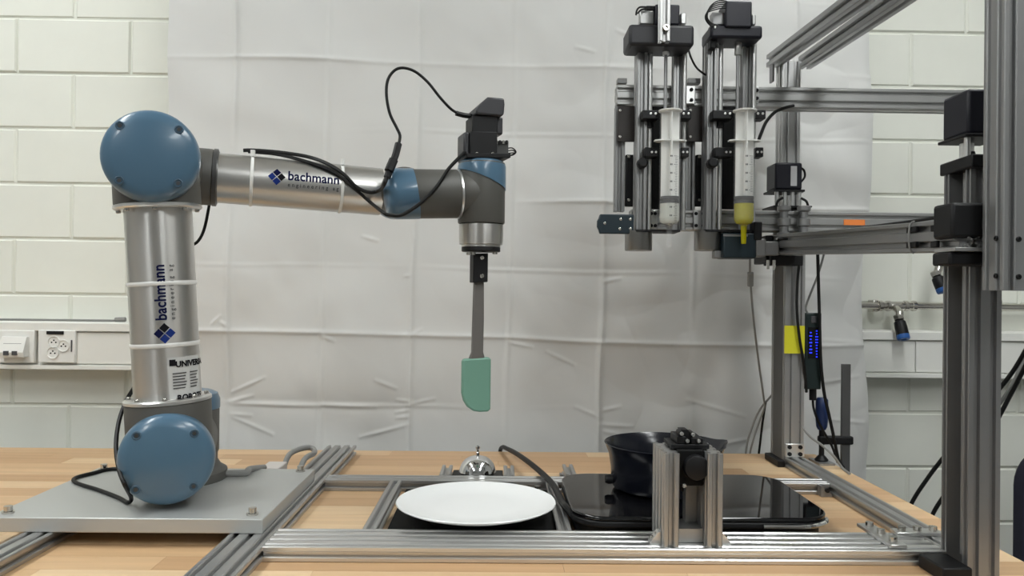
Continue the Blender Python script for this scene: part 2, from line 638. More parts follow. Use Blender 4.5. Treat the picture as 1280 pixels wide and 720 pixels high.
def make_sheet():
    nx, nz = 680, 620
    x0, x1 = W(204, 360, SY).x, W(1087, 360, SY).x
    z0, z1 = 0.42, 2.25
    xs, zs = np.linspace(x0, x1, nx), np.linspace(z0, z1, nz)
    X, Z = np.meshgrid(xs, zs)
    D = 0.016 * vnoise(X, Z, 0.33, 1) + 0.006 * vnoise(X + 0.4 * Z, Z, 0.13, 2) + 0.0014 * vnoise(X, Z + 0.3 * X, 0.05, 3)
    # soft hanging folds, slanting
    D += 0.006 * np.sin((X + 0.22 * Z) * 17.0 + 2 * vnoise(X, Z, 0.5, 5)) * (0.6 + 0.6 * vnoise(X, Z, 0.4, 6))
    # packing creases: a grid of folds
    for i, px in enumerate((286, 403, 516, 636, 752, 868, 985)):
        q = W(px, 360, SY).x
        dx = np.abs(X - q - 0.004 * vnoise(X * 0, Z, 0.25, 30 + i) - 0.012 * (Z - 1.25))
        sg = 1 if i % 2 else -1
        st = 0.75 + 0.5 * vnoise(X * 0, Z, 0.22, 40 + i)
        D += sg * st * 0.0060 * np.exp(-dx / 0.026) - st * 0.0040 * np.exp(-(dx / 0.0065) ** 2)
    zc = W(500, 420, SY).z
    for i in range(-4, 7):
        q = zc + i * 0.1625
        dz = np.abs(Z - q + 0.012 * (X + 0.2) - 0.005 * vnoise(X, Z * 0, 0.22, 50 + i))
        sg = 1 if i % 2 else -1
        st = np.clip(0.5 + 0.8 * vnoise(X, Z * 0, 0.24, 60 + i), 0.0, 1.3)
        if i == 0:
            st = 1.1 + 0 * X
        D += sg * st * 0.0040 * np.exp(-dz / 0.022) - st * 0.0024 * np.exp(-(dz / 0.005) ** 2)
    # small pinched wrinkles beside the crease crossings
    segs = [(290, 490, 330, 472), (286, 502, 315, 495), (288, 505, 400, 508), (290, 522, 340, 543), (288, 518, 312, 520),
            (402, 506, 470, 508), (470, 475, 495, 485), (497, 500, 515, 502), (508, 506, 542, 499), (496, 515, 513, 512), (450, 546, 512, 530),
            (497, 522, 512, 520), (684, 440, 718, 456), (720, 509, 752, 522), (748, 514, 775, 508), (750, 530, 790, 533), (752, 538, 775, 543),
            (268, 404, 277, 395), (277, 402, 288, 408), (402, 420, 417, 426), (516, 418, 526, 412), (635, 428, 665, 434),
            (770, 40, 795, 50), (860, 500, 930, 520), (1010, 480, 1075, 470), (1015, 520, 1078, 528), (880, 560, 950, 545), (720, 60, 742, 66), (452, 295, 470, 300),
            (505, 345, 512, 344), (755, 352, 775, 348), (1030, 425, 1080, 428)]
    # crumpled cloth towards the gantry side
    rz = np.clip((X - 0.05) / 0.4, 0.12, 1)
    rid = 1 - np.abs(vnoise(X + 0.5 * Z, Z - 0.2 * X, 0.085, 8)) * 2
    rid2 = 1 - np.abs(vnoise(X - 0.6 * Z, Z + 0.3 * X, 0.15, 9)) * 2
    D += rz * (0.0022 * rid + 0.0050 * rid2)
    for a, b, c, d in segs:
        p, q = W(a, b, SY), W(c, d, SY)
        ax, az, bx_, bz = p.x, p.z, q.x, q.z
        L2 = (bx_ - ax) ** 2 + (bz - az) ** 2
        tt = np.clip(((X - ax) * (bx_ - ax) + (Z - az) * (bz - az)) / L2, 0, 1)
        ds = np.hypot(X - ax - tt * (bx_ - ax), Z - az - tt * (bz - az))
        D -= 0.0026 * np.exp(-(ds / 0.0042) ** 2) * (0.4 + 0.6 * np.sin(np.pi * np.clip(tt, 0.05, 0.95)))
    # free edge on the gantry side is a little curled
    D += 0.012 * np.exp(-(x1 - X) / 0.02)
    edge = 0.006 * np.sin(Z * 9) + 0.012 * (Z - 1.25)
    Xo = X + edge * np.clip((X - 0.3) / 0.5, 0, 1)
    co = np.stack([Xo, SY + D, Z], -1).reshape(-1, 3)
    idx = np.arange(nx * nz).reshape(nz, nx)
    quads = np.stack([idx[:-1, :-1], idx[:-1, 1:], idx[1:, 1:], idx[1:, :-1]], -1).reshape(-1, 4)
    c = V(((x0 + x1) / 2, SY, (z0 + z1) / 2))
    co = co - np.array(c)
    me = bpy.data.meshes.new('backdrop_sheet')
    me.vertices.add(len(co))
    me.vertices.foreach_set('co', co.ravel())
    me.loops.add(quads.size)
    me.loops.foreach_set('vertex_index', quads.ravel().astype(np.int32))
    me.polygons.add(len(quads))
    me.polygons.foreach_set('loop_start', np.arange(0, quads.size, 4, dtype=np.int32))
    me.update(calc_edges=True)
    me.validate()
    me.shade_smooth()
    me.materials.append(SHEET)
    o = place(bpy.data.objects.new('backdrop_sheet', me), c)
    tag(o, 'large white creased bedsheet hung as a backdrop behind the workbench', 'sheet')


make_sheet()

# ================================================================== TRUNKING, SOCKETS, PIPE
TYF = 1.938
tz1, tz0 = W(75, 402, TYF).z, W(75, 463, TYF).z
t = thing('cable_trunking', 'long white plastic cable trunking running along the block wall', 'trunking', (0, 1.97, tz0))
MB().lim(-1.75, 1.75, TYF + 0.010, WY - 0.004, tz0, tz1).build('body', TRUNK, t, bevel=0.003)
MB().prism([(0, 0), (0.012, -0.004), (0.012, -0.022), (0.0, -0.024)], (-1.75, TYF + 0.010, tz1), (0, -1, 0), (0, 0, 1), (1, 0, 0), 3.5).build('top_lip', TRUNK, t)
MB().prism([(0, 0), (0.012, 0.003), (0.012, 0.012), (0.0, 0.014)], (-1.75, TYF + 0.010, tz0), (0, -1, 0), (0, 0, 1), (1, 0, 0), 3.5).build('bottom_lip', TRUNK, t)
xa, xb = W(95, 430, TYF).x, W(1145, 440, TYF).x
for a, b in ((-1.75, W(5, 430, TYF).x), (xa, -0.3), (-0.298, xb), (xb + 0.002, 1.75)):
    MB().lim(a, b, TYF + 0.004, TYF + 0.012, tz0 + 0.016, tz1 - 0.026).build('cover', TRUNK, t, bevel=0.001)

# triple wall socket
cx, cz = W(72, 433, TYF).x, W(72, 433, TYF).z
t = thing('wall_socket', 'white triple power socket set into the trunking', 'socket', (cx, TYF, cz - 0.04))
fr = MB().box((cx, TYF + 0.001, cz), (0.088, 0.012, 0.078)).build('frame', WHITE, t, bevel=0.002)
MB().box((cx - 0.003, TYF - 0.0065, cz + 0.033), (0.04, 0.002, 0.008)).build('name_strip', BLACK, t)
for i, (dx, dz) in enumerate(((-0.006, 0.011), (0.017, 0.002), (-0.008, -0.015))):
    p = V((cx + dx, TYF - 0.005, cz + dz))
    o = MB().lathe(p, (0, -1, 0), [(0.0145, 0), (0.0145, 0.003), (0.013, 0.003), (0.012, 0.0005)], 20).build('outlet', WHITE, t)
    for ax, az in ((-0.005, -0.001), (0.005, -0.001), (0.0, 0.004)):
        MB().cyl(p + V((ax, 0, az)), p + V((ax, -0.0016, az)), 0.0018, n=8).build('pin_hole', BLACKM, o)
MB().box((cx + 0.036, TYF - 0.0055, cz + 0.002), (0.003, 0.002, 0.028)).build('slit', PRINT, t)
# network socket
cx, cz = W(22, 433, TYF).x, W(22, 433, TYF).z
t = thing('network_socket', 'white network socket with two ports beside the power socket', 'socket', (cx, TYF, cz - 0.04))
MB().box((cx, TYF + 0.001, cz), (0.084, 0.012, 0.078)).build('frame', WHITE, t, bevel=0.002)
MB().prism([(0, 0.024), (0.010, 0.024), (0.024, -0.012), (0.020, -0.024), (0, -0.024)], (cx - 0.03, TYF - 0.005, cz), (0, -1, 0), (0, 0, 1), (1, 0, 0), 0.06).build('hood', WHITE, t, bevel=0.001)
MB().box((cx, TYF - 0.0195, cz + 0.006), (0.042, 0.002, 0.006), (1, 0, 0), V((0, 1, 0.38)).normalized(), V((0, -0.38, 1)).normalized()).build('name_strip', PRINT, t)
for dx in (-0.010, 0.010):
    MB().box((cx + dx, TYF - 0.027, cz - 0.014), (0.012, 0.006, 0.010)).build('port', PRINT, t)
# rod lying on the trunking
pa, pb = W(-10, 399, TYF + 0.02), W(150, 401, TYF + 0.02)
zr = tz1 + 0.003
t = thing('thin_rod', 'thin dark rod with a grey end clip lying on top of the trunking', 'rod', (pb.x, TYF + 0.02, tz1))
MB().cyl((pa.x, TYF + 0.02, zr), (pb.x, TYF + 0.02, zr), 0.0028, n=10).build('shaft', GCABLE, t)
MB().rcyl((pb.x - 0.012, TYF + 0.02, zr + 0.002), (pb.x + 0.014, TYF + 0.02, zr + 0.003), 0.006, 0.002, 14).build('end_clip', GCABLE, t)

# compressed air pipe
PY = 1.965
p0, p1 = W(1040, 381.5, PY), W(1330, 385, PY)
t = thing('air_pipe', 'nickel compressed-air pipe fixed along the wall above the trunking', 'pipe', (p0.x + 0.2, PY, p0.z))
MB().cyl(p0, p1, 0.0085, n=18).build('pipe_run', NICKEL, t)
for px in (1105, 1137):
    q = W(px, 382.4, PY)
    MB().lathe(q - V((0.015, 0, 0)), (1, 0, 0), [(0.0085, 0), (0.013, 0.001), (0.013, 0.009), (0.0105, 0.011), (0.0105, 0.019), (0.013, 0.021), (0.013, 0.029), (0.0085, 0.03)], 16).build('union_nut', NICKEL, t)
q = W(1121, 382.5, PY)
MB().rcyl(q - V((0.02, 0, 0)), q + V((0.02, 0, 0)), 0.0115, 0.002, 18).build('tee_fitting', NICKEL, t)
for px in (1095, 1250):
    q = W(px, 382.5, PY)
    MB().box((q.x, PY + 0.016, q.z), (0.014, 0.032, 0.03)).build('pipe_clip', NICKEL, t, bevel=0.003)
rs = W(1196, 383, PY)
re_ = W(1196, 330, PY)
MB().tube([(rs.x, PY, rs.z), (rs.x, PY, rs.z + 0.05), (re_.x, PY, re_.z), W(1185, 323, PY), W(1172, 326, PY - 0.02)], 0.0075, 12).build('riser', NICKEL, t)


def coupling(a, b, c, label):
    """nickel elbow a, body start b, blue end c"""
    d = (c - b).normalized()
    t = thing('air_coupling', label, 'coupling', c, 'blue-ended air couplings')
    MB().tube([a, a + (b - a) * 0.4 + V((0, -0.01, 0)), b], 0.009, 14).build('elbow', NICKEL, t)
    MB().lathe(b - d * 0.008, d, [(0.010, 0), (0.0125, 0.002), (0.0125, 0.012), (0.009, 0.014), (0.009, 0.018)], 6).build('hex_nut', NICKEL, t, smooth=False)
    L = (c - b).length
    MB().lathe(b + d * 0.006, d, [(0.010, 0), (0.0135, 0.004), (0.0145, L * 0.3), (0.0145, L - 0.016), (0.013, L - 0.012)], 20).build('sleeve', BLACK, t)
    MB().lathe(c - d * 0.014, d, [(0.0135, 0), (0.0150, 0.002), (0.0150, 0.010), (0.013, 0.013), (0.007, 0.013), (0.006, 0.006)], 20).build('release_ring', BLUER, t)


coupling(W(1121, 386, PY - 0.012), W(1123.5, 398, PY - 0.035), W(1130, 425, PY - 0.055), 'air coupling with blue end hanging from the wall pipe tee')
coupling(W(1172, 327, PY - 0.022), W(1170, 343, PY - 0.045), W(1180, 366, PY - 0.06), 'tilted air coupling with blue end beside the gantry post carriage')

# ================================================================== FRAME RAILS ON THE TABLE
RH = 0.02
RT = TT + RH
fr = thing('base_frame', 'low frame of silver aluminium slot rails bolted to the workbench', 'frame', (0.0, 1.2, TT))
FRY0, FRY1 = 1.032, 1.112
fx1 = 0.585
MB_ = MB()
profile(MB(), (0, 0, 0), (1, 0, 0), 1, 1)


def rail(name, p0, p1, nx, ny, parent, up=(0, 0, 1), m=None):
    return profile(MB(), p0, p1, nx, ny, up).build(name, m or ALU, parent, smooth=False)


rail('front_rail', (-0.30, (FRY0 + FRY1) / 2, TT + 0.01), (fx1, (FRY0 + FRY1) / 2, TT + 0.01), 4, 1, fr, m=ALUB)
rail('back_rail', (-0.30, 1.418, TT + 0.01), (fx1, 1.418, TT + 0.01), 2, 1, fr)
rail('cross_rail', (0.095, FRY1, TT + 0.01), (0.095, 1.398, TT + 0.01), 1, 1, fr)
rail('cross_rail', (-0.176, FRY1, TT + 0.01), (-0.176, 1.398, TT + 0.01), 1, 1, fr)
rail('robot_rail', (-0.33, 0.88, TT + 0.01), (-0.33, 1.71, TT + 0.01), 3, 1, fr)
rail('robot_rail', (-0.615, 0.88, TT + 0.01), (-0.615, 1.46, TT + 0.01), 2, 1, fr)
rail('side_rail', (0.605, 1.045, TT + 0.01), (0.605, 1.62, TT + 0.01), 2, 1, fr)
# joining plates with bolts
jp = MB().box((0.527, 1.09, RT + 0.0025), (0.022, 0.10, 0.005)).build('joining_plate', ALUB, fr, bevel=0.001)
for dy in (-0.034, 0.0, 0.034):
    MB().cyl((0.527, 1.09 + dy, RT + 0.005), (0.527, 1.09 + dy, RT + 0.011), 0.0055, n=10).build('bolt', NICKEL, jp)
jp = MB().box((0.585, 1.105, RT + 0.0025), (0.066, 0.022, 0.005)).build('joining_plate', ALUB, fr, bevel=0.001)
for dx in (-0.022, 0.0, 0.022):
    MB().cyl((0.585 + dx, 1.105, RT + 0.005), (0.585 + dx, 1.105, RT + 0.011), 0.0055, n=10).build('bolt', NICKEL, jp)
# corner brackets
for (x, y, dx) in ((0.573, 1.39, -1), (0.125, 1.465, 1)):
    b_ = MB().prism([(0, 0), (0.02, 0), (0.02, 0.004), (0.004, 0.018), (0, 0.018)], (x - 0.01, y - 0.008, TT + 0.0005), (1, 0, 0), (0, 0, 1), (0, 1, 0), 0.016).build('corner_bracket', ALUD, fr)
    MB().cyl((x, y - 0.008, TT + 0.012), (x, y - 0.012, TT + 0.012), 0.004, n=10).build('bolt', BLACK, b_)
rail('stub_rail', (0.135, 1.452, TT + 0.01), (0.135, 1.54, TT + 0.01), 1, 1, fr)

# ================================================================== ROBOT
PT = TT + 0.04
px0, px1 = -0.685, -0.315
t = thing('mounting_plate', 'thick grey aluminium plate carrying the robot arm', 'plate', (-0.5, 1.235, TT + RH))
MB().lim(px0, px1, 1.085, 1.39, TT + RH, PT).build('slab', mat('milled_plate', (0.50, 0.51, 0.50), 0.45, 0.5), t, bevel=0.0015)
for x, y in ((px0 + 0.018, 1.105), (px0 + 0.018, 1.37), (px1 - 0.02, 1.105), (px1 - 0.02, 1.37)):
    o = MB().cyl((x, y, PT), (x, y, PT + 0.003), 0.008, n=14).build('washer', NICKEL, t)
    MB().cyl((x, y, PT + 0.003), (x, y, PT + 0.010), 0.0055, n=12).build('bolt_head', NICKEL, o)

th = math.radians(17)
U = V((math.cos(th), math.sin(th), 0))
N = V((-math.sin(th), math.cos(th), 0))
Z = V((0, 0, 1))
Sp = W(206.5, 577, 1.11)
Ep = hit(186.5, 193, Sp, N)
Sc, Ec = Sp + N * 0.078, Ep + N * 0.078
UA = (Ec - Sc).normalized()
Bc = Sp + N * 0.212
Bc.z = PT
rb = thing('robot_arm', 'grey and blue six-joint robot arm with silver tubes bolted to a plate', 'robot arm', Bc)
# base
MB().lathe(Bc, Z, [(0.075, 0), (0.0755, 0.003), (0.0755, 0.014), (0.066, 0.02), (0.060, 0.03), (0.060, 0.042)], 40).build('base', GREY, rb)
zc_ = W(262, 493, Bc.y - 0.04).z
MB().rcyl(Bc + Z * 0.042, V((Bc.x, Bc.y, zc_ - 0.028)), 0.062, 0.003, 40).build('base_joint', GREY, rb)
MB().lathe(V((Bc.x, Bc.y, zc_ - 0.028)), Z, [(0.063, 0), (0.063, 0.014), (0.059, 0.024), (0.05, 0.028)], 40).build('joint_cap', BLUE, rb)
# shoulder
MB().rcyl(Sp + N * 0.020, Bc + V((0, 0, Sp.z - Bc.z)), 0.0605, 0.004, 40).build('shoulder_housing', GREY, rb)
MB().rcyl(Sc, Sc + UA * 0.074, 0.0595, 0.003, 40).build('shoulder_neck', GREY, rb)


def cap(front, axis, r, name='joint_cap', screws=4, ph=45):
    """domed disc cap; axis points into the joint"""
    f = V(front)
    o = MB().lathe(f, axis, [(0.004, 0), (r * 0.72, 0.0010), (r - 0.013, 0.003), (r - 0.007, 0.0055), (r - 0.0028, 0.010), (r - 0.0006, 0.016), (r, 0.024), (r, 0.034)], 56).build(name, BLUE, rb)
    x, y, a = basis(axis)
    for k in range(screws):
        q = math.radians(ph + 90 * k)
        d = Z * math.sin(q) + (a.cross(Z)) * math.cos(q)
        p = f + d * (r * 0.815) + a * 0.0022
        s_ = MB().lathe(p, -a, [(0.0062, -0.002), (0.0062, 0.0012), (0.0048, 0.0018), (0.0040, 0.0004)], 14).build('screw_recess', mat('recess_blue', (0.05, 0.10, 0.15), 0.5), o)
        MB().cyl(p - a * 0.0002, p - a * 0.0012, 0.0028, n=6).build('screw', mat('dark_screw', (0.10, 0.10, 0.10), 0.4, 0.8), s_, smooth=False)
    return o


cap(Sp, N, 0.0640)
# upper arm tube
fl0, fl1 = Sc + UA * 0.074, Ec - UA * 0.063
MB().lathe(fl0, UA, [(0.055, -0.002), (0.0605, 0), (0.0605, 0.004), (0.058, 0.006), (0.047, 0.006)], 44).build('flange_ring', ALUB, rb)
MB().lathe(fl1, -UA, [(0.055, -0.002), (0.0605, 0), (0.0605, 0.004), (0.058, 0.006), (0.047, 0.006)], 44).build('flange_ring', ALUB, rb)
RT_ = 0.0465
tube = MB().cyl(fl0 + UA * 0.004, fl1 - UA * 0.004, RT_, n=56).build('upper_arm_tube', STEEL, rb)
for k in range(8):
    q = 2 * math.pi * (k + 0.4) / 8
    x, y, _ = basis(UA)
    d = x * math.cos(q) + y * math.sin(q)
    screw(rb, fl0 + UA * 0.006 + d * 0.053, UA, 0.0035, 0.004)
    screw(rb, fl1 - UA * 0.006 + d * 0.053, -UA, 0.0035, 0.004)
Lt = (fl1 - fl0).length


def on_tube(o, axis, side, face, r):
    """maps (x along axis, y around the tube) to a point on a tube of radius r; face is the outward direction at y = 0"""
    def fn(x, y):
        a = y / r
        return o + axis * x + (face * math.cos(a) + side * math.sin(a)) * r
    return fn


face = (CAM - (Sc + Ec) / 2)
face = (face - UA * face.dot(UA)).normalized()
sideU = UA.cross(face)              # towards the left of the picture when the axis points up
if sideU.x > 0:
    sideU = -sideU


def fit_length(me, L):
    xs = [v.co.x for v in me.vertices]
    f = L / (max(xs) - min(xs))
    for v in me.vertices:
        v.co.x = (v.co.x - min(xs)) * f
    return f


def logo(o, axis, side, face, r, size, parent, u0, L, hs=1.0):
    """four-diamond mark, then the two lines of lettering, reading along axis from u0"""
    fn0 = on_tube(o, axis, side, face, r + 0.0009)
    s = size
    for k, (dx, dy, m) in enumerate(((-0.46, 0, INKB), (0, 0.46, INK), (0.46, 0, INKK), (0, -0.46, INKB))):
        h = 0.41 * s
        wrap_mesh(flat_mesh([[(u0 + dx * s - h, dy * s), (u0 + dx * s, dy * s - h), (u0 + dx * s + h, dy * s), (u0 + dx * s, dy * s + h)]]), fn0, 'logo_diamond', m, parent)
    me = text_mesh('bachmann', s * 1.38 * hs, 0.0005, 1.02)
    fit_length(me, L)
    wrap_mesh(me, lambda x, y: fn0(u0 + 1.12 * s + x, y - 0.22 * s), 'logo_lettering', INK, parent)
    me = text_mesh('engineering ag', s * 0.58 * hs, 0.0001, 1.62)
    fit_length(me, L)
    wrap_mesh(me, lambda x, y: fn0(u0 + 1.12 * s + x, y - 0.90 * s), 'logo_small_lettering', PRINT, parent)


midx = (Sc + Ec) / 2
dl = hit(200, 417, midx + face * RT_, face)
uo = (dl - fl0).dot(UA)
logo(fl0, UA, sideU, face, RT_, 0.0168, tube, uo, 0.078, 0.92)
for px_, py_ in ((200, 357), (205, 435)):
    uu = (hit(px_, py_, midx + face * RT_, face) - fl0).dot(UA)
    MB().lathe(fl0 + UA * uu, UA, [(RT_ + 0.0008, 0), (RT_ + 0.0014, 0.001), (RT_ + 0.0014, 0.005), (RT_ + 0.0008, 0.006)], 48).build('clear_band', mat('pale_tie', (0.72, 0.72, 0.70), 0.4), tube)
# maker's sticker on the tube
fs = on_tube(fl0, UA, sideU, face, RT_ + 0.0005)
ua, ub_ = (hit(228, 500, midx + face * RT_, face) - fl0).dot(UA), (hit(228, 446, midx + face * RT_, face) - fl0).dot(UA)
ua = max(ua, 0.008)


def yy(px):                         # distance around the tube for a picture column
    return -math.asin(max(-1, min(1, (px - 206.5) * 1.15 / 1000 / RT_))) * RT_


ya, yb = yy(244), yy(208)
wrap_mesh(flat_mesh([[(ua, ya), (ub_, ya), (ub_, yb), (ua, yb)]]), fs, 'maker_sticker', STICK, tube)
f2 = on_tube(fl0, UA, sideU, face, RT_ + 0.0014)


def stick_text(body, size, px, u, thick=0.0002):
    me = text_mesh(body, size, thick)
    y0 = yy(px)
    for v in me.vertices:
        v.co = (v.co.y, -v.co.x, 0)
    wrap_mesh(me, lambda x, y: f2(u + x, y0 + y), 'sticker_lettering', INKK, tube)


stick_text('UNIVERSAL', 0.0115, 217, ub_ - 0.014, 0.0005)
stick_text('ROBOTS', 0.0115, 217, ub_ - 0.062, 0.0004)
wrap_mesh(flat_mesh([[(ub_ - 0.012, yy(210) - 0.0085), (ub_ - 0.003, yy(210) - 0.0085), (ub_ - 0.003, yy(210)), (ub_ - 0.012, yy(210))]]), f2, 'sticker_mark', INKK, tube)
for k in range(6):
    for pa_, pb_ in ((213, 229), (233, 242)):
        u = ub_ - 0.024 - 0.0042 * k
        wrap_mesh(flat_mesh([[(u, yy(pb_ - (k % 3))), (u + 0.0016, yy(pb_ - (k % 3))), (u + 0.0016, yy(pa_)), (u, yy(pa_))]]), f2, 'sticker_line', PRINT, tube)

# elbow
MB().rcyl(Ep + N * 0.020, Ep + N * 0.136, 0.0605, 0.004, 44).build('elbow_housing', GREY, rb)
MB().rcyl(Ec, fl1, 0.0595, 0.003, 44).build('elbow_neck', GREY, rb)
cap(Ep, N, 0.0645)
Fc = Ep + N * 0.188
We = hit(500, 242, Fc, N)
FA = (We - Fc).normalized()
MB().rcyl(Ep + N * 0.138, Ep + N * 0.238, 0.0575, 0.006, 44).build('forearm_elbow_joint', GREY, rb)
MB().rcyl(Fc, Fc + FA * 0.074, 0.0455, 0.003, 40).build('forearm_neck', GREY, rb)
MB().lathe(Fc + FA * 0.074, FA, [(0.043, -0.001), (0.0465, 0.0), (0.0465, 0.006), (0.041, 0.008)], 40).build('flange_ring', mat('dark_ring', (0.05, 0.05, 0.05), 0.4), rb)
RF = 0.0405
f0, f1 = Fc + FA * 0.078, We - FA * 0.034
ft = MB().cyl(f0, f1, RF, n=56).build('forearm_tube', mat('brushed_forearm', (0.58, 0.57, 0.55), 0.32, 0.95, noise=0.04, nscale=(4, 60, 60)), rb)
facef = CAM - (f0 + f1) / 2
facef = (facef - FA * facef.dot(FA)).normalized()
sidef = facef.cross(FA)
if sidef.z < 0:
    sidef = -sidef
lc = hit(346, 221, (f0 + f1) / 2 + facef * RF, facef)
uo = (lc - f0).dot(FA)
# a little above the tube's nearest line, as in the picture
yo = math.asin(max(-0.9, min(0.9, (lc - f0 - FA * uo).dot(sidef) / RF)))
face_l = facef * math.cos(yo) + sidef * math.sin(yo)
side_l = sidef * math.cos(yo) - facef * math.sin(yo)
logo(f0, FA, side_l, face_l, RF, 0.0158, ft, uo, 0.081, 1.0)
for px_ in (313, 428):
    uu = (hit(px_, 210, (f0 + f1) / 2 + facef * RF, facef) - f0).dot(FA)
    o = MB().lathe(f0 + FA * uu, FA, [(RF + 0.0006, 0), (RF + 0.0016, 0.0006), (RF + 0.0016, 0.0046), (RF + 0.0006, 0.0052)], 48).build('cable_tie', WHITE, ft)
    q = f0 + FA * uu + (sidef * 0.93 + facef * 0.35).normalized() * (RF + 0.004)
    MB().box(q + FA * 0.0025 + Z * 0.003, (0.006, 0.006, 0.010)).build('tie_head', WHITE, o)
# wrist joints
MB().rcyl(We + N * 0.048, We - N * 0.054, 0.0395, 0.003, 40).build('wrist_housing', GREY, rb)
MB().lathe(We + N * 0.048, N, [(0.040, 0), (0.040, 0.012), (0.037, 0.022), (0.03, 0.026)], 40).build('joint_cap', BLUE, rb)
W2 = hit(530, 242.5, We - N * 0.093, N)
T3 = hit(602, 242, W2, N)
wl = hit(482, 242.5, W2, N)
seam = hit(571, 242.5, W2, N)
U3 = (T3 - W2).normalized()
MB().rcyl(W2 + (wl - W2) * 0.42, seam, 0.0402, 0.0015, 44).build('wrist_housing', GREY, rb)
MB().rcyl(We - N * 0.05, W2 - U3 * 0.012, 0.037, 0.002, 32).build('wrist_link', GREY, rb)
Lc = (wl - W2).length
MB().lathe(wl, U3, [(0.008, 0), (0.026, 0.0006), (0.034, 0.003), (0.0385, 0.008), (0.0412, 0.016), (0.0412, 0.050)], 48,
           slant=(5, (-Z * 0.12 + N * 0.10))).build('joint_cap', BLUE, rb)
MB().lathe(seam - U3 * 0.001, U3, [(0.0385, 0), (0.0412, 0.001), (0.0412, 0.004), (0.0385, 0.005)], 40).build('seam_ring', ALUB, rb)
# last wrist joint, upright
k3 = T3.y / FPX
zt = T3 + Z * (242 - 204) * k3
zb = T3 - Z * (280 - 242) * k3
R3 = 0.0392
MB().rcyl(zt, zb, R3, 0.002, 44).build('wrist_housing', GREY, rb)
MB().rcyl(seam, T3, 0.037, 0.002, 32).build('wrist_link', GREY, rb)
MB().lathe(zt + Z * 0.004, -Z, [(0.02, 0), (R3 - 0.006, 0.0006), (R3 - 0.001, 0.004), (R3 + 0.0012, 0.010), (R3 + 0.0014, 0.034)], 48, slant=(4, U3 * 0.40)).build('joint_cap', BLUE, rb)
fz0, fz1 = zb - Z * 0.001, T3 - Z * (307 - 242) * k3
MB().lathe(fz0, -Z, [(0.036, 0), (0.0372, 0.001), (0.0372, 0.028), (0.0365, 0.031), (0.0365, 0.0335), (0.033, 0.0345), (0.033, 0.038)], 48).build('tool_flange', STEEL, rb)
az = T3 - Z * (309 - 242) * k3
adp = MB().lathe(az, -Z, [(0.032, 0), (0.0325, 0.001), (0.0325, 0.007), (0.031, 0.008)], 40).build('adapter_ring', BLACK, rb)
for dx in (-0.024, -0.017, 0.021):
    MB().cyl(az + U3 * dx - N * 0.012 - Z * 0.008, az + U3 * dx - N * 0.012 - Z * 0.013, 0.0045, n=10).build('bolt', NICKEL, adp)
cz0, cz1 = T3 - Z * (317 - 242) * k3, T3 - Z * (353 - 242) * k3
cc = (cz0 + cz1) / 2
cc = cc + U3 * ((599.5 - 602) * k3)
clampo = MB().box(cc, (0.0255, 0.024, (cz0 - cz1).length), U3, N, Z).build('tool_clamp', BLACK, rb, bevel=0.0015)
for dz in (0.017, -0.0135):
    screw(clampo, cc + Z * dz - N * 0.012 + U3 * 0.002, -N, 0.0036, 0.002)

# spatula held by the clamp
st = cz1 + Z * 0.004
k = k3
tip = st - Z * (515 - 353) * k
sp = thing('spatula', 'mint green silicone spatula held blade down by the robot wrist', 'spatula', tip + U3 * (-0.004))
stem_c = T3.copy()


def pxy(px, py, off=0.0):
    return hit(px, py, T3 + N * off, N)


poly = [(593, 351), (606, 351), (606.5, 400), (606, 440), (608, 447), (608, 450), (588, 450), (588, 447), (591, 440), (592, 400)]
MB().prism([((p[0] - 602), -(p[1] - 242)) for p in poly], T3 - N * 0.004, U3 * k, Z * k, N, 0.008).build('handle', STEMM, sp, bevel=0.002)
poly = [(580.5, 447), (613.5, 447), (616, 450), (616, 512), (613.5, 515), (602, 514.5), (594, 512.5), (586.5, 507), (581.5, 499), (579, 489), (579, 450)]
MB().prism([((p[0] - 602), -(p[1] - 242)) for p in poly], T3 - N * 0.006, U3 * k, Z * k, N, 0.012).build('blade', MINT, sp, bevel=0.003)

# wrist camera
ct = thing('wrist_camera', 'small black camera module mounted on top of the robot wrist', 'camera', zt + Z * 0.005)


def cb(name, x0, y0, x1, y1, d0, d1, m=BLACK, bevel=0.0015, parent=ct):
    c = pxy((x0 + x1) / 2, (y0 + y1) / 2)
    return MB().box(c + N * (d0 + d1) / 2, ((x1 - x0) * k3, d1 - d0, (y1 - y0) * k3), U3, N, Z).build(name, m, parent, bevel=bevel)


poly = [(588, 139), (603, 125.5), (624, 126.5), (625, 134), (624, 147), (620, 149), (588, 147)]
MB().prism([((p[0] - 602), -(p[1] - 242)) for p in poly], T3 - N * 0.028, U3 * k3, Z * k3, N, 0.056).build('camera_head', mat('charcoal_plastic', (0.035, 0.035, 0.040), 0.4), ct, bevel=0.003)
MB().cyl(pxy(624.5, 137), pxy(626, 137), 0.011, n=20).build('lens_ring', BLACKM, ct)
cb('tilt_block', 585.5, 148, 618, 171, -0.022, 0.022)
cb('tilt_lever', 617, 148, 626.5, 170, -0.012, 0.012, mat('charcoal_plastic', (0.03, 0.03, 0.034), 0.45), 0.003)
cb('body', 582, 168, 617, 196, -0.026, 0.026)
cb('cover', 575.5, 168, 583, 197, -0.022, 0.022, mat('charcoal_plastic', (0.03, 0.03, 0.034), 0.45), 0.003)
cb('base_plate', 577, 195, 633, 200.5, -0.03, 0.03, BLACK, 0.001)
pcb = cb('circuit_board', 615, 178, 633, 195, -0.014, 0.01, mat('pcb_grey', (0.05, 0.05, 0.048), 0.5), 0.0005)
for i in range(4):
    cb('chip', 616 + 4.2 * i, 177.5, 618.5 + 4.2 * i, 182, -0.017, -0.014, NICKEL if i in (0, 2) else BLACK, 0, pcb)
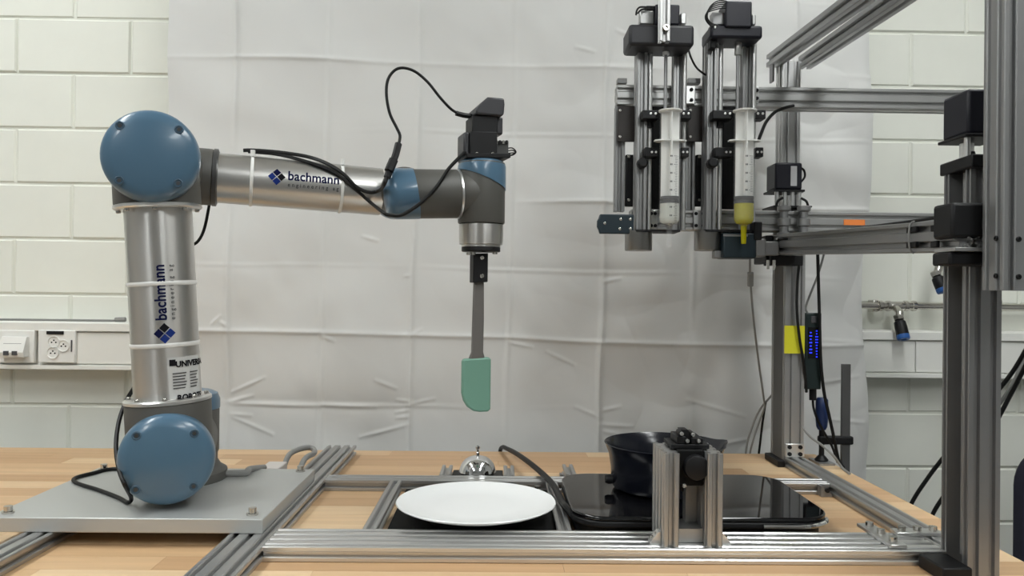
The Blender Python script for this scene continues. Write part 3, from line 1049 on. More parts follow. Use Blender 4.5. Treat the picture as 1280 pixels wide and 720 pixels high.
for i in range(3):
    a = pxy(632, 186 + 3 * i, -0.01)
    MB().tube([a, pxy(640 + i, 185 + 3 * i, -0.012), pxy(645 - i, 190 + i, -0.01), pxy(640 - i, 194, -0.008), pxy(632, 193, -0.006)], 0.0011, 6).build('wire', CABLE, ct)
screw(ct, pxy(596, 192, -0.026), -N, 0.0025, 0.0012)
screw(ct, pxy(616, 192, -0.0265), -N, 0.0025, 0.0012)


def cable(name, label, pts, r, m=CABLE, cat='cable', **kw):
    o = MB().tube(pts, r, **kw).build(name, m)
    tag(o, label, cat)
    return o


def fpt(px, py, up=0.0):
    """a point lying on the near surface of the forearm tube"""
    p = hit(px, py, (f0 + f1) / 2, facef)
    v = p - f0
    a = FA * v.dot(FA)
    lat = (v - a).dot(sidef)
    rr = RF + 0.0035 + up
    dep = math.sqrt(max(rr * rr - lat * lat, 0.0)) if abs(lat) < rr else 0.0
    q = f0 + a + sidef * (lat if abs(lat) < rr else lat) + facef * dep
    # re-aim along the line of sight so that it is seen at the same place
    return hit(px, py, q, facef)


def wpt(px, py, off=-0.046):
    return hit(px, py, W2 + N * off, N)


# cables on the forearm
cc1 = thing('usb_cable', 'black cable looping up from a plug to the wrist camera', 'cable', pxy(590, 146))
MB().tube([pxy(592, 146, 0.0), pxy(580, 144, -0.002), pxy(566, 138, -0.005), pxy(551, 123, -0.01), pxy(534, 102, -0.01), pxy(516, 88, -0.01), pxy(498, 85.5, -0.01), pxy(486, 97, -0.01), pxy(483, 116, -0.01),
           pxy(487, 141, -0.01), pxy(496, 160, -0.01), pxy(500, 170, -0.01), pxy(498, 182, -0.012)], 0.0024, 8).build('cord', CABLE, cc1)
MB().tube([pxy(570, 141.5, -0.004), pxy(580, 144.2, -0.002), pxy(590, 145.5, 0.0)], 0.0042, 10).build('camera_plug', CABLE, cc1)
MB().tube([pxy(498, 180, -0.012), pxy(494, 195, -0.02), pxy(489, 207, -0.03), pxy(484, 222, -0.035)], 0.0058, 10).build('coupler_plug', BLACK, cc1)
MB().tube([pxy(492, 200, -0.03), pxy(486, 214, -0.035)], 0.0075, 10).build('plug_body', BLACK, cc1)
cable('camera_extension_cable', 'black cable along the forearm hooking up into the plug beside the wrist',
      [pxy(484, 220, -0.035), pxy(480, 231, -0.036), fpt(474, 238, 0.012), fpt(462, 240.5, 0.004), fpt(446, 234, 0.002), fpt(430, 218, 0.002), fpt(410, 205, 0.001), fpt(385, 196, 0.0), fpt(350, 190.5, 0.0), fpt(318, 188, 0.0), fpt(304, 188, 0.0)], 0.0031)
cable('gripper_cable', 'black cable sagging from the forearm under the wrist joint up to the wrist camera base',
      [pxy(581, 190, -0.020), pxy(573, 198, -0.046), pxy(560, 212, -0.05), wpt(547, 232), wpt(530, 250), wpt(516, 261), wpt(501, 269), wpt(486, 268.5), wpt(478, 265, -0.035), fpt(462, 252, 0.004), fpt(440, 233, 0.001), fpt(420, 217, 0.0), fpt(395, 206, 0.0), fpt(365, 197, 0.001), fpt(340, 192, 0.001), fpt(310, 189.5, 0.001)], 0.0029)
bq = Ep + N * 0.24
cable('elbow_cable', 'black cable hanging behind the elbow of the robot arm',
      [hit(256, 232, bq, N), hit(262, 247, bq, N), hit(259, 270, bq, N), hit(254, 290, bq, N), hit(247, 302, bq, N), hit(238, 308, bq, N), hit(228, 318, bq, N), hit(216, 350, bq, N)], 0.0026)
sq = Sp + N * 0.10
cable('shoulder_cable', 'black cable bowing past the robot shoulder and curling on the mounting plate',
      [hit(178, 470, sq, N), hit(166, 487, sq, N), hit(156, 505, sq, N), hit(148, 530, Sp + N * 0.07, N), hit(145, 560, Sp + N * 0.04, N), hit(149, 588, Sp + N * 0.01, N), hit(156, 606, Sp - N * 0.01, N), onz(164, 622, PT + 0.012), onz(160, 628, PT + 0.004), onz(148, 622, PT + 0.003), onz(122, 612, PT + 0.003),
       onz(97, 604, PT + 0.003), onz(93, 598, PT + 0.003), onz(114, 592, PT + 0.003), onz(150, 586, PT + 0.003), V((Bc.x + 0.02, Bc.y, PT + 0.004))], 0.0030)

# grey cable with a box connector behind the robot plate
gc = thing('connector_cable', 'grey cable with a white box connector looping behind the robot plate', 'cable', onz(344, 583, TT))
ybk = 1.408
MB().tube([V((Bc.x + 0.035, Bc.y + 0.01, PT + 0.007)), V((Bc.x + 0.10, Bc.y + 0.015, PT + 0.006)), onz(312, 586.5, PT + 0.006), V((W(330, 580, ybk).x, ybk, TT + 0.038))], 0.0055, 10).build('cord', GCABLE, gc)
pbk = W(344, 577, ybk + 0.05)
MB().box((pbk.x, ybk + 0.04, TT + 0.024), (0.034, 0.06, 0.020)).build('connector_box', mat('beige_box', (0.62, 0.58, 0.55), 0.5), gc, bevel=0.002)
MB().tube([V((pbk.x + 0.012, ybk + 0.065, TT + 0.026)), W(362, 568, ybk + 0.12), W(376, 561, ybk + 0.16), W(389, 560, ybk + 0.18), W(393, 566, ybk + 0.15), W(380, 575, ybk + 0.08), V((W(366, 582, ybk).x, ybk + 0.02, TT + 0.006))], 0.0052, 10).build('cord', GCABLE, gc)

# ================================================================== PLATE, BELL
pc = V((W(595, 630, 1.19).x, 1.195, 0))
t = thing('scale_base', 'black square weighing platform under the white plate', 'platform', (pc.x, pc.y, TT))
MB().lim(pc.x - 0.125, pc.x + 0.118, FRY1 + 0.004, 1.375, TT, TT + 0.011).build('platform', BLACKM, t, bevel=0.002)
MB().lathe((pc.x, pc.y, TT + 0.011), Z, [(0.07, 0), (0.07, 0.012), (0.06, 0.013)], 32).build('load_disc', BLACK, t)
for x, y in ((0.07, 1.385), (0.074, 1.34)):
    MB().cyl((x, y, TT + 0.011), (x, y, TT + 0.015), 0.006, n=10).build('bolt', NICKEL, t)
pr = 0.119
o = MB().lathe((pc.x, pc.y, TT + 0.024), Z, [(0.07, 0), (0.085, 0.001), (0.110, 0.009), (pr - 0.001, 0.0125), (pr, 0.0140), (pr - 0.001, 0.0152), (0.112, 0.0138), (0.092, 0.0085), (0.06, 0.0075), (0.002, 0.0072)], 72).build('dinner_plate', PLATEM)
tag(o, 'round white ceramic plate standing in front of the service bell', 'plate')

bx, by = W(597, 580, 1.475).x, 1.475
t = thing('bell_holder', 'black tray between two short silver rails holding the service bell', 'holder', (bx, by, TT))
MB().lim(bx - 0.047, bx + 0.047, by - 0.034, by + 0.045, TT, TT + 0.012).build('tray', BLACK, t, bevel=0.002)
for s_ in (-1, 1):
    profile(MB(), (bx + s_ * 0.058, by - 0.034, TT + 0.010), (bx + s_ * 0.058, by + 0.05, TT + 0.010), 1, 1).build('rail_piece', ALU, t, smooth=False)
t = thing('service_bell', 'shiny chrome service bell behind the white plate', 'bell', (bx, by, TT + 0.012))
zb_ = TT + 0.012
MB().lathe((bx, by, zb_), Z, [(0.030, 0), (0.031, 0.002), (0.028, 0.005), (0.01, 0.006)], 32).build('foot', BLACK, t)
MB().lathe((bx, by, zb_ + 0.007), Z, [(0.0325, 0), (0.0345, 0.0005), (0.0338, 0.003), (0.032, 0.009), (0.029, 0.0155), (0.024, 0.0215), (0.017, 0.026), (0.009, 0.0285), (0.002, 0.029)], 40).build('dome', CHROME, t)
MB().lathe((bx, by, zb_ + 0.036), Z, [(0.003, 0), (0.003, 0.006), (0.0022, 0.007), (0.0022, 0.012), (0.0042, 0.0135), (0.0042, 0.017), (0.002, 0.019)], 14).build('button', CHROME, t)

# ================================================================== COOKTOP, POT, HOLDER
cx0, cx1, cy0, cy1 = 0.1085, 0.480, 1.122, 1.392
ch = 0.036


def rrect(x0, x1, y0, y1, r, n=8):
    out = []
    for cx_, cy_, a0 in ((x1 - r, y0 + r, -90), (x1 - r, y1 - r, 0), (x0 + r, y1 - r, 90), (x0 + r, y0 + r, 180)):
        for i in range(n + 1):
            a = math.radians(a0 + 90 * i / n)
            out.append((cx_ + r * math.cos(a), cy_ + r * math.sin(a)))
    return out


t = thing('induction_hob', 'black glass induction hob lying on the workbench under the pot', 'hob', ((cx0 + cx1) / 2, (cy0 + cy1) / 2, TT))
MB().prism(rrect(cx0 + 0.008, cx1 - 0.008, cy0 + 0.008, cy1 - 0.008, 0.045), (0, 0, TT), (1, 0, 0), (0, 1, 0), (0, 0, 1), 0.020).build('lower_shell', BLACK, t)
MB().prism(rrect(cx0, cx1, cy0, cy1, 0.05), (0, 0, TT + 0.020), (1, 0, 0), (0, 1, 0), (0, 0, 1), 0.009).build('rim_body', BLACK, t, bevel=0.002)
MB().prism(rrect(cx0, cx1, cy0, cy1, 0.05), (0, 0, TT + 0.0291), (1, 0, 0), (0, 1, 0), (0, 0, 1), ch - 0.0291).build('glass_top', GLASSB, t, bevel=0.002)
pts = []
for i in range(12):
    a = math.radians(-90 + 75 * i / 11)
    pts.append((cx1 - 0.05 + 0.0515 * math.cos(a), cy0 + 0.05 + 0.0515 * math.sin(a), TT + 0.0245))
MB().tube([(cx1 - 0.105, cy0 - 0.0015, TT + 0.0245), (cx1 - 0.075, cy0 - 0.0015, TT + 0.0245)] + pts, 0.0036, 8, 3).build('chrome_trim', CHROME, t)
# power cord of the hob
cable('power_cord', 'thick black power cord arching from the hob back over the bench edge',
      [V((cx0 + 0.012, 1.17, TT + 0.014)), V((cx0 - 0.004, 1.185, TT + 0.030)), W(703, 628, 1.235), W(692, 607, 1.33), W(678, 592, 1.42), W(660, 577, 1.52), W(644, 566, 1.62), W(634, 561, 1.70), W(628, 559, 1.765), W(625, 566, 1.80), W(624, 600, 1.81), W(624, 700, 1.81)], 0.0058, n=10, r1=0.0040)

pot_c = V((W(830, 600, 1.285).x, 1.285, TT + ch))
ptz = W(832, 553, 1.285).z - TT - ch
t = thing('saucepan', 'dark navy saucepan with a pouring lip standing on the hob', 'pot', pot_c)
rr0, rr1 = S(66, 1.285), S(75, 1.285)
prof = [(0.06, 0.0), (rr0 - 0.010, 0.001), (rr0 - 0.003, 0.005), (rr0, 0.012), (rr0 + 0.0005, ptz * 0.45), (rr0 + 0.004, ptz * 0.75), (rr1 - 0.002, ptz - 0.004), (rr1, ptz - 0.001), (rr1 - 0.001, ptz), (rr1 - 0.004, ptz - 0.003),
        (rr0 + 0.001, ptz * 0.75), (rr0 - 0.003, ptz * 0.45), (rr0 - 0.004, 0.010), (rr0 - 0.012, 0.005), (0.002, 0.004)]
mb = MB().lathe(pot_c, Z, prof, 64)
for i, p in enumerate(mb.v):
    d = p - pot_c
    a = math.atan2(d.y, d.x)
    f = max(0.0, (d.z / ptz - 0.55) / 0.45) ** 1.5
    g = math.exp(-((a - 0.10) / 0.16) ** 2)
    mb.v[i] = pot_c + V((d.x * (1 + 0.10 * f * g), d.y * (1 + 0.10 * f * g), d.z + 0.003 * f * g))
mb.build('bowl', POTM, t)
hx, hy = 0.262, pot_c.y - rr0
MB().rcyl((hx, hy + 0.006, pot_c.z + ptz * 0.62), (hx, 1.105, pot_c.z + ptz * 0.66), 0.011, 0.003, 16).build('handle', BLACK, t)
MB().lathe((pot_c.x - rr0 - 0.002, pot_c.y - 0.005, pot_c.z + ptz * 0.22), (-1, 0, 0), [(0.007, -0.006), (0.008, 0.004), (0.006, 0.009)], 16).build('side_lug', BLACK, t)

# holder in front of the pot: two upright rails and a black clamp
t = thing('pot_holder', 'two upright silver rails with a black clamp gripping the saucepan handle', 'holder', (0.255, 1.075, RT))
pz1 = W(833, 566, 1.045).z
xl, xr = 0.2275, 0.2845
rail('upright_rail', (xl, 1.078, RT), (xl, 1.078, pz1), 1, 4, t, up=(0, 1, 0))
rail('upright_rail', (xr, 1.078, RT), (xr, 1.078, pz1), 1, 4, t, up=(0, 1, 0))
MB().lim(xl + 0.0105, xr - 0.0105, 1.06, 1.11, RT, RT + 0.018).build('spacer_block', ALU, t)
MB().lim(xr - 0.026, xr - 0.0105, 1.092, 1.11, RT + 0.018, RT + 0.072).build('inner_strip', ALUD, t)
for x, s_ in ((xl - 0.0105, -1), (xr + 0.0105, 1)):
    b_ = MB().prism([(0, 0), (0.014, 0), (0.014, 0.003), (0.003, 0.016), (0, 0.016)], (x, 1.052, RT), (s_, 0, 0), (0, 0, 1), (0, 1, 0), 0.016).build('corner_bracket', ALUB, t)
    MB().cyl((x + s_ * 0.008, 1.06, RT + 0.003), (x + s_ * 0.008, 1.06, RT + 0.009), 0.004, n=10).build('bolt', NICKEL, b_)
    MB().cyl((x + s_ * 0.001, 1.06, RT + 0.010), (x + s_ * 0.007, 1.06, RT + 0.010), 0.004, n=10).build('bolt', NICKEL, b_)
zc1 = pz1 + 0.002
cl = MB().lim(xl + 0.004, xr - 0.002, 1.062, 1.112, zc1, zc1 + 0.006).build('clamp_plate', BLACK, t, bevel=0.001)
MB().lim(xl + 0.011, xr - 0.011, 1.056, 1.112, zc1 - 0.048, zc1).build('clamp_body', BLACKM, t, bevel=0.002)
MB().rcyl((0.262, 1.044, zc1 - 0.022), (0.262, 1.066, zc1 - 0.022), 0.0165, 0.003, 24).build('clamp_knob', BLACK, t)
MB().lim(xl + 0.012, xl + 0.024, 1.064, 1.106, zc1 + 0.006, zc1 + 0.016).build('jaw', BLACK, t, bevel=0.001)
MB().lim(xr - 0.026, xr - 0.010, 1.064, 1.106, zc1 + 0.006, zc1 + 0.014).build('jaw', BLACK, t, bevel=0.001)
MB().prism([(0, 0), (0.010, 0), (0.024, -0.022), (0.012, -0.022)], (xl + 0.018, 1.070, zc1 + 0.024), (1, 0, 0), (0, 0, 1), (0, 1, 0), 0.02).build('lever', BLACK, t)
for px_, py_ in ((852, 542), (859, 551), (873, 551), (866, 543)):
    q = W(px_, py_, 1.062)
    screw(cl, q, (0, -1, 0), 0.0026, 0.004, ALUB)
    MB().cyl(q, q + V((0, 0.02, 0)), 0.0032, n=10).build('bolt_shank', BLACK, cl)
screw(t, W(855, 607, 1.056), (0, -1, 0), 0.003, 0.003, ALUB)

# ================================================================== GANTRY
gf = thing('gantry_frame', 'tall frame of grey aluminium posts and beams standing on the right of the bench', 'frame', (0.605, 1.3, TT))
PX = 0.605


def zat(px, py, Y):
    return W(px, py, Y).z


# posts
zf1 = zat(1200, 213, 1.0)
cbeam(MB(), PX, 1.015, TT, zf1).build('front_channel_post', ALUD, gf, smooth=False)
zk1 = zat(985, 262, 1.62)
cbeam(MB(), PX, 1.665, TT, zk1, 0.04, 0.08).build('rear_channel_post', ALU, gf, smooth=False)
ztall = zat(985, 78, 1.72)
rail('tall_post', (PX + 0.018, 1.7275, TT), (PX + 0.018, 1.7275, ztall), 2, 2, gf, up=(0, 1, 0))
rail('hanging_post', (0.609, 0.915, zat(1255, 363, 0.9)), (0.609, 0.915, 2.02), 4, 2, gf, up=(0, 1, 0), m=ALUD)
for py in (298, 345):
    screw(gf, (0.569, 0.907, zat(1249, py, 0.907)), (-1, 0, 0), 0.0032, 0.002, BLACK)
    screw(gf, W(1273, py + 1, 0.895), (0, -1, 0), 0.0032, 0.002, BLACK)
MB().lim(PX - 0.058, PX - 0.021, 0.972, 1.030, TT, TT + 0.018).build('post_foot', BLACK, gf, bevel=0.002)
MB().lim(PX - 0.035, PX - 0.02, 1.618, 1.70, TT, TT + 0.014).build('post_foot', BLACK, gf, bevel=0.002)
# shiny corner plate at the foot of the rear post
cpz = zat(992, 560, 1.62)
cpl = MB().box((PX + 0.001, 1.622, TT + 0.034), (0.038, 0.005, 0.027)).build('corner_plate', ALUB, gf, bevel=0.001)
for dx in (-0.011, 0.011):
    for dz in (-0.007, 0.007):
        MB().cyl((PX + dx, 1.6195, TT + 0.034 + dz), (PX + dx, 1.6165, TT + 0.034 + dz), 0.0042, n=10).build('bolt', BLACK, cpl)
# two top beams running forward
for pa, pb in (((966, 76.5), (1118, -34)), ((1006, 78.5), (1167, -32))):
    profile(MB(), W(*pa, 1.74), W(*pb, 1.16), 1, 1, unit=0.028).build('top_beam', ALUM, gf, smooth=False)
MB().box((PX - 0.022, 1.715, ztall - 0.02), (0.004, 0.02, 0.05)).build('corner_plate', ALUD, gf)
# two cross beams parallel to the wall
BY = 1.595
bl_x = W(772, 118, 1.575).x
zt_ = zat(860, 119.5, 1.575)
zl_ = zat(900, 275.5, 1.575)
rail('upper_cross_beam', (bl_x, BY, zt_), (0.97, BY, zt_), 2, 2, gf)
rail('lower_cross_beam', (W(790, 276, 1.575).x, BY, zl_), (0.97, BY, zl_), 2, 2, gf)
c = W(1068, 278, 1.574)
MB().box((c.x, 1.5745, c.z), (0.042, 0.002, 0.011)).build('orange_tape', ORANGE, gf)
for (x0, y0, x1, y1) in ((857.5, 107, 869, 130), (941, 108, 949, 128)):
    o = MB().pbox(x0, y0, x1, y1, 1.570, 0.005).build('bracket_plate', ALUB, gf, bevel=0.001)
    for py in (y0 + 5, y1 - 5):
        screw(o, W((x0 + x1) / 2 + 1, py, 1.570), (0, -1, 0), 0.0036, 0.003, BLACK)
for (x0, x1) in ((772, 784), (860, 876)):
    MB().pbox(x0, 97.5, x1, 104, 1.585, 0.02).build('end_block', ALUD, gf, bevel=0.001)
# moving beam from the rear post to the front post
bb, bf = W(957, 306.5, 1.64), W(1178, 294.5, 0.965)
bb.x = bf.x = 0.565
dv = (bf - bb).normalized()
rail('moving_beam', bb, bf + dv * 0.015, 2, 2, gf, m=ALUM)
for px_, Yc in ((1148, 1.045), (1173, 0.990)):
    for s_ in (-1, 1):
        zz = bb.z + (bf.z - bb.z) * (1.64 - Yc) / (1.64 - 0.965)
        MB().box((0.5435, Yc, zz + s_ * 0.010), (0.005, 0.024 if px_ == 1148 else 0.014, 0.008)).build('slot_clip', BLACK, gf, bevel=0.001)
zz = bb.z + (bf.z - bb.z) * (1.64 - 1.045) / (1.64 - 0.965)
MB().tube([(0.5455, 1.045, zz - 0.021), (0.5405, 1.045, zz - 0.016), (0.5385, 1.045, zz), (0.5405, 1.045, zz + 0.017), (0.546, 1.045, zz + 0.0215)], 0.0012, 6).build('cable_tie', GCABLE, gf)
# carriage on the front post
z255, z272, z297, z314, z333 = (zat(1200, q, 0.95) for q in (254, 275, 298, 315, 332))
car = MB().lim(0.536, 0.600, 0.940, 0.983, z297, z255).build('front_carriage', BLACK, gf, bevel=0.004)
MB().lim(0.536, 0.600, 0.945, 0.984, z333, z314).build('front_carriage', BLACK, gf, bevel=0.003)
MB().lim(0.539, 0.592, 0.9385, 0.984, z314 + 0.0005, z314 + 0.005).build('carriage_plate', ALU, gf, bevel=0.0005)
for x in (0.563, 0.581):
    profile(MB(), (x, 0.941, z314 + 0.0125), (x, 0.957, z314 + 0.0125), 1, 1, unit=0.0145).build('profile_end', ALU, gf, smooth=False)
MB().lathe((0.583, 0.941, z272 - 0.006), (0, -1, 0), [(0.011, 0), (0.013, 0.002), (0.012, 0.010), (0.006, 0.012)], 9).build('star_knob', BLACK, gf, smooth=False)
# end plate, lead screw and motor on the front post
ep = MB().prism([(-0.028, -0.045), (0.026, -0.045), (0.026, 0.030), (-0.022, 0.038)], (PX, 1.015, zf1), (1, 0, 0), (0, 1, 0), (0, 0, 1), 0.016).build('post_end_plate', BLACK, gf, bevel=0.002)
screw(ep, (PX - 0.01, 1.0, zf1 + 0.016), (0, 0, 1), 0.004, 0.008, BLACK)
zm0, zm1 = zat(1205, 172, 1.0), zat(1205, 113, 1.0)
MB().cyl((PX - 0.005, 1.02, TT + 0.02), (PX - 0.005, 1.02, zm0), 0.004, n=12).build('lead_screw', ALUD, gf)
for dx in (-0.019, 0.019):
    MB().cyl((PX + dx, 0.995, zf1 + 0.016), (PX + dx, 0.995, zm0), 0.004, n=12).build('standoff', ALUB, gf)
MB().cyl((PX - 0.005, 1.02, zf1 + 0.018), (PX - 0.005, 1.02, zm0 - 0.004), 0.0085, n=16).build('shaft_coupler', ALUB, gf)
MB().lim(0.5785, 0.636, 0.986, 1.050, zm0 - 0.001, zm0 + 0.003).build('motor_plate', BLACK, gf, bevel=0.001)
MB().lim(0.583, 0.635, 0.989, 1.047, zm0 + 0.003, zm1).build('stepper_motor', STEP, gf, bevel=0.004)
# rear post: motor, standoffs, carriage
z204, z237, z257, z299, z320, z330 = (zat(985, q, 1.6) for q in (203, 237, 258, 299, 321, 330))
sm = MB().lim(0.553, 0.608, 1.600, 1.656, z237, z204).build('stepper_motor', STEP, gf, bevel=0.004)
MB().box((0.590, 1.5993, (z237 + z204) / 2), (0.0125, 0.0012, 0.040)).build('motor_label', mat('label_paper', (0.55, 0.55, 0.56), 0.6), sm)
MB().tube([(0.608, 1.62, z204 - 0.006), (0.618, 1.62, z204 - 0.012), (0.620, 1.62, z204 - 0.026), (0.609, 1.62, z204 - 0.040)], 0.0022, 6).build('motor_wire', CABLE, sm)
MB().lim(0.549, 0.612, 1.597, 1.660, z237 - 0.004, z237).build('motor_plate', BLACK, gf)
for x in (0.558, 0.574, 0.590, 0.604):
    MB().cyl((x, 1.606, z257), (x, 1.606, z237 - 0.004), 0.0046, n=12).build('standoff', ALUB, gf)
MB().lim(0.545, 0.622, 1.585, 1.655, z257 - 0.003, z257).build('mount_plate', BLACK, gf)
for x in (0.552, 0.616):
    MB().tube([(x, 1.59, z257), (x + 0.004 * (1 if x < 0.58 else -1), 1.59, z257 + 0.010), (x + 0.014 * (1 if x < 0.58 else -1), 1.592, z257 + 0.016)], 0.0026, 6).build('wire', CABLE, gf)
for x in (0.557, 0.596):
    h_ = z257 - 0.003 - z299
    prof = [(0.009, 0), (0.013, 0.002), (0.013, h_ * 0.14), (0.0085, h_ * 0.18), (0.0085, h_ * 0.34), (0.0125, h_ * 0.38), (0.0125, h_ * 0.58), (0.008, h_ * 0.62), (0.008, h_ * 0.80), (0.013, h_ * 0.85), (0.013, h_ * 0.97), (0.009, h_)]
    MB().lathe((x, 1.560, z299), Z, prof, 18).build('wheel_spool', ALUD, gf)
MB().lim(0.542, 0.610, 1.548, 1.573, z299 - 0.005, z299).build('carriage_plate', ALUB, gf)
MB().lim(0.530, 0.5445, 1.585, 1.66, z330, z299 + 0.006).build('rear_carriage', BLACK, gf, bevel=0.002)
MB().lim(0.536, 0.60, 1.57, 1.618, z330 - 0.004, bb.z - 0.024).build('rear_carriage', BLACK, gf, bevel=0.002)
for x in (0.528, 0.540):
    MB().cyl((x, 1.565, z330 - 0.012), (x, 1.565, z330 + 0.006), 0.003, n=8).build('bolt', NICKEL, gf)
MB().lim(0.515, 0.545, 1.55, 1.572, z320, z299 - 0.008).build('carriage_block', ALUD, gf, bevel=0.002)
cable('beam_cable', 'thin black cable lying along the top of the moving gantry beam',
      [W(972, 299, 1.53), W(1000, 297.5, 1.50), W(1040, 289, 1.36), W(1090, 283, 1.20), W(1140, 276.5, 1.06), W(1178, 271, 0.985)], 0.0022, n=6)

# ================================================================== SYRINGE PUMPS
FYB = 1.575                           # front of the cross beams


def pump(label, colx, rodx, screwx, rx0, rx1, sx, fx, plate):
    t = thing('syringe_pump', label, 'pump', W(colx, 288, 1.55), 'syringe pumps')
    ztop, zbot = zat(colx, 50, 1.55), zat(colx, 287.5, 1.55)
    q = W(colx, 170, 1.535)
    rail('column', (q.x, 1.5545, zbot), (q.x, 1.5545, ztop), 1, 2, t, up=(0, 1, 0), m=ALUM)
    q = W(rodx, 170, 1.545)
    MB().cyl((q.x, 1.545, zbot), (q.x, 1.545, ztop), 0.0046, n=16).build('guide_rod', ALUB, t)
    q = W((rx0 + rx1) / 2 - 2, 170, 1.548)
    rail('column', (q.x, 1.5615, zbot), (q.x, 1.5615, ztop), 1, 1, t, up=(0, 1, 0), m=ALUM)
    q = W(rx1 - 2, 170, 1.545)
    MB().cyl((q.x, 1.545, zbot), (q.x, 1.545, ztop), 0.0042, n=16).build('guide_rod', ALUB, t)
    q = W(screwx, 100, 1.530)
    MB().cyl((q.x, 1.530, zat(screwx, 150, 1.53)), (q.x, 1.530, zat(screwx, 50, 1.53)), 0.0034, n=12).build('lead_screw', ALUD, t)
    MB().rcyl((q.x, 1.530, zat(screwx, 69, 1.53)), (q.x, 1.530, zat(screwx, 48, 1.53)), 0.0066, 0.001, 16).build('shaft_coupler', ALUB, t)
    # frame strip, black plates
    q = W(fx + 6, 220, 1.58)
    rail('frame_strip', (q.x, 1.592, zat(fx, 264, 1.58)), (q.x, 1.592, zat(fx, 133, 1.58)), 1, 1, t, up=(0, 1, 0), m=ALUD)
    o = MB().pbox(fx + 3, 132.5, fx + 27, 177, 1.568, 0.006).build('side_plate', mat('dark_brown_black', (0.020, 0.015, 0.013), 0.5), t, bevel=0.001)
    for a, b in ((6, 138), (6, 171)):
        screw(o, W(fx + a, b, 1.568), (0, -1, 0), 0.003, 0.002)
    o = MB().pbox(fx + 13, 193, fx + 27, 258, 1.583, 0.012).build('belt_cover', BLACK, t, bevel=0.002)
    screw(o, W(fx + 17, 196, 1.583), (0, -1, 0), 0.003, 0.002)
    screw(o, W(fx + 17, 250, 1.583), (0, -1, 0), 0.003, 0.002)
    MB().pbox(rodx - 1, 133, sx + 13, 262, 1.5725, 0.0025).build('back_panel', BLACKM, t)
    # clamps that hold the syringe
    zu = (137.5, 148.5)
    for a, b in ((rodx - 9, sx - 14), (sx + 14, sx + 27)):
        o = MB().pbox(a, zu[0], b, zu[1], 1.512, 0.030).build('clamp_bar', BLACK, t, bevel=0.0015)
        cxm = b - 7 if a < sx else a + 6
        for d in (-3, 3):
            screw(o, W(cxm + d, 142, 1.512), (0, -1, 0), 0.0024, 0.001, ALUB)
    for a, b in ((rodx - 6, sx - 14), (sx + 14, sx + 24)):
        o = MB().pbox(a, 184, b, 196, 1.515, 0.028).build('clamp_bar', BLACK, t, bevel=0.0015)
        cxm = b - 6 if a < sx else a + 5
        for d in (-2.5, 2.5):
            screw(o, W(cxm + d, 190, 1.515), (0, -1, 0), 0.0022, 0.001, ALUB)
    q = W(rodx - 8, 203, 1.512)
    MB().lathe((q.x, 1.535, q.z), (0, -1, 0), [(0.008, 0), (0.010, 0.004), (0.010, 0.020), (0.007, 0.023)], 14).build('clamp_knob', BLACK, t)
    q = W(rodx, 152, 1.54)
    MB().cyl((q.x, 1.540, zat(rodx, 160, 1.54)), (q.x, 1.540, zat(rodx, 148, 1.54)), 0.0075, n=14).build('bushing', BLACK, t)
    # foot: plate, bracket and pot-shaped motor below
    MB().pbox(colx - 7, 287, sx + 13, 289.5, 1.520, 0.055).build('bottom_plate', BLACK, t)
    q = W(colx - 4, 300, 1.548)
    MB().lathe((q.x, 1.552, zat(colx, 289, 1.55)), -Z, [(0.0265, 0), (0.0265, 0.036), (0.0255, 0.038), (0.006, 0.038), (0.006, 0.036)], 32).build('motor_can', mat('satin_can', (0.26, 0.255, 0.245), 0.3, 0.9), t)
    return t


pa_ = pump('left syringe pump holding the syringe of clear milky liquid', 802.5, 812, 832, 843, 857, 837.5, 769, True)
pb_ = pump('right syringe pump holding the syringe of yellow oil', 889.5, 900, 922, 929, 944, 930.5, 857, False)
# tops of the pumps
MB().pbox(786, 30, 868.5, 57, 1.490, 0.075).build('top_housing', mat('charcoal_print', (0.018, 0.018, 0.022), 0.5), pa_, bevel=0.006)
MB().pbox(819, 5, 850, 31, 1.512, 0.045).build('stepper_motor', STEP, pa_, bevel=0.003)
MB().pbox(800, 13, 818, 30, 1.52, 0.02).build('terminal_block', ALU, pa_, bevel=0.002)
MB().pbox(808, 7, 822, 13, 1.52, 0.02).build('terminal_cover', BLACK, pa_, bevel=0.001)
MB().pbox(851, 16, 858, 30, 1.52, 0.015).build('terminal_block', ALU, pa_, bevel=0.002)
MB().tube([W(809, 9, 1.515), W(800, 9, 1.51), W(796, 13, 1.51), W(795, 19, 1.515)], 0.0018, 6).build('motor_wire', CABLE, pa_)
MB().tube([W(812, 11, 1.515), W(802, 12, 1.51), W(797, 17, 1.51)], 0.0018, 6).build('motor_wire', CABLE, pa_)
hb = W(831, 51, 1.468)
rail('hanger_bar', (hb.x, 1.476, hb.z), (hb.x, 1.476, 2.03), 1, 1, pa_, up=(0, 1, 0), m=ALU)
MB().lathe((W(832.5, 35, 1.466).x, 1.468, W(832.5, 35, 1.466).z), (0, -1, 0), [(0.0065, 0), (0.0065, 0.006), (0.0055, 0.007), (0.0032, 0.007), (0.0030, 0.003)], 16).build('cap_bolt', NICKEL, pa_)
MB().pbox(888, 31, 954, 47.5, 1.500, 0.07).build('top_bracket', STEP, pb_, bevel=0.005)
MB().pbox(888, 31, 896, 60, 1.515, 0.02).build('bracket_leg', BLACK, pb_, bevel=0.002)
MB().pbox(907, 1, 940.5, 34, 1.495, 0.052).build('stepper_motor', STEP, pb_, bevel=0.003)
MB().pbox(890, 15, 908, 31, 1.51, 0.02).build('terminal_block', ALUD, pb_, bevel=0.002)
MB().pbox(940, 18, 945, 31, 1.51, 0.015).build('terminal_block', ALU, pb_, bevel=0.002)
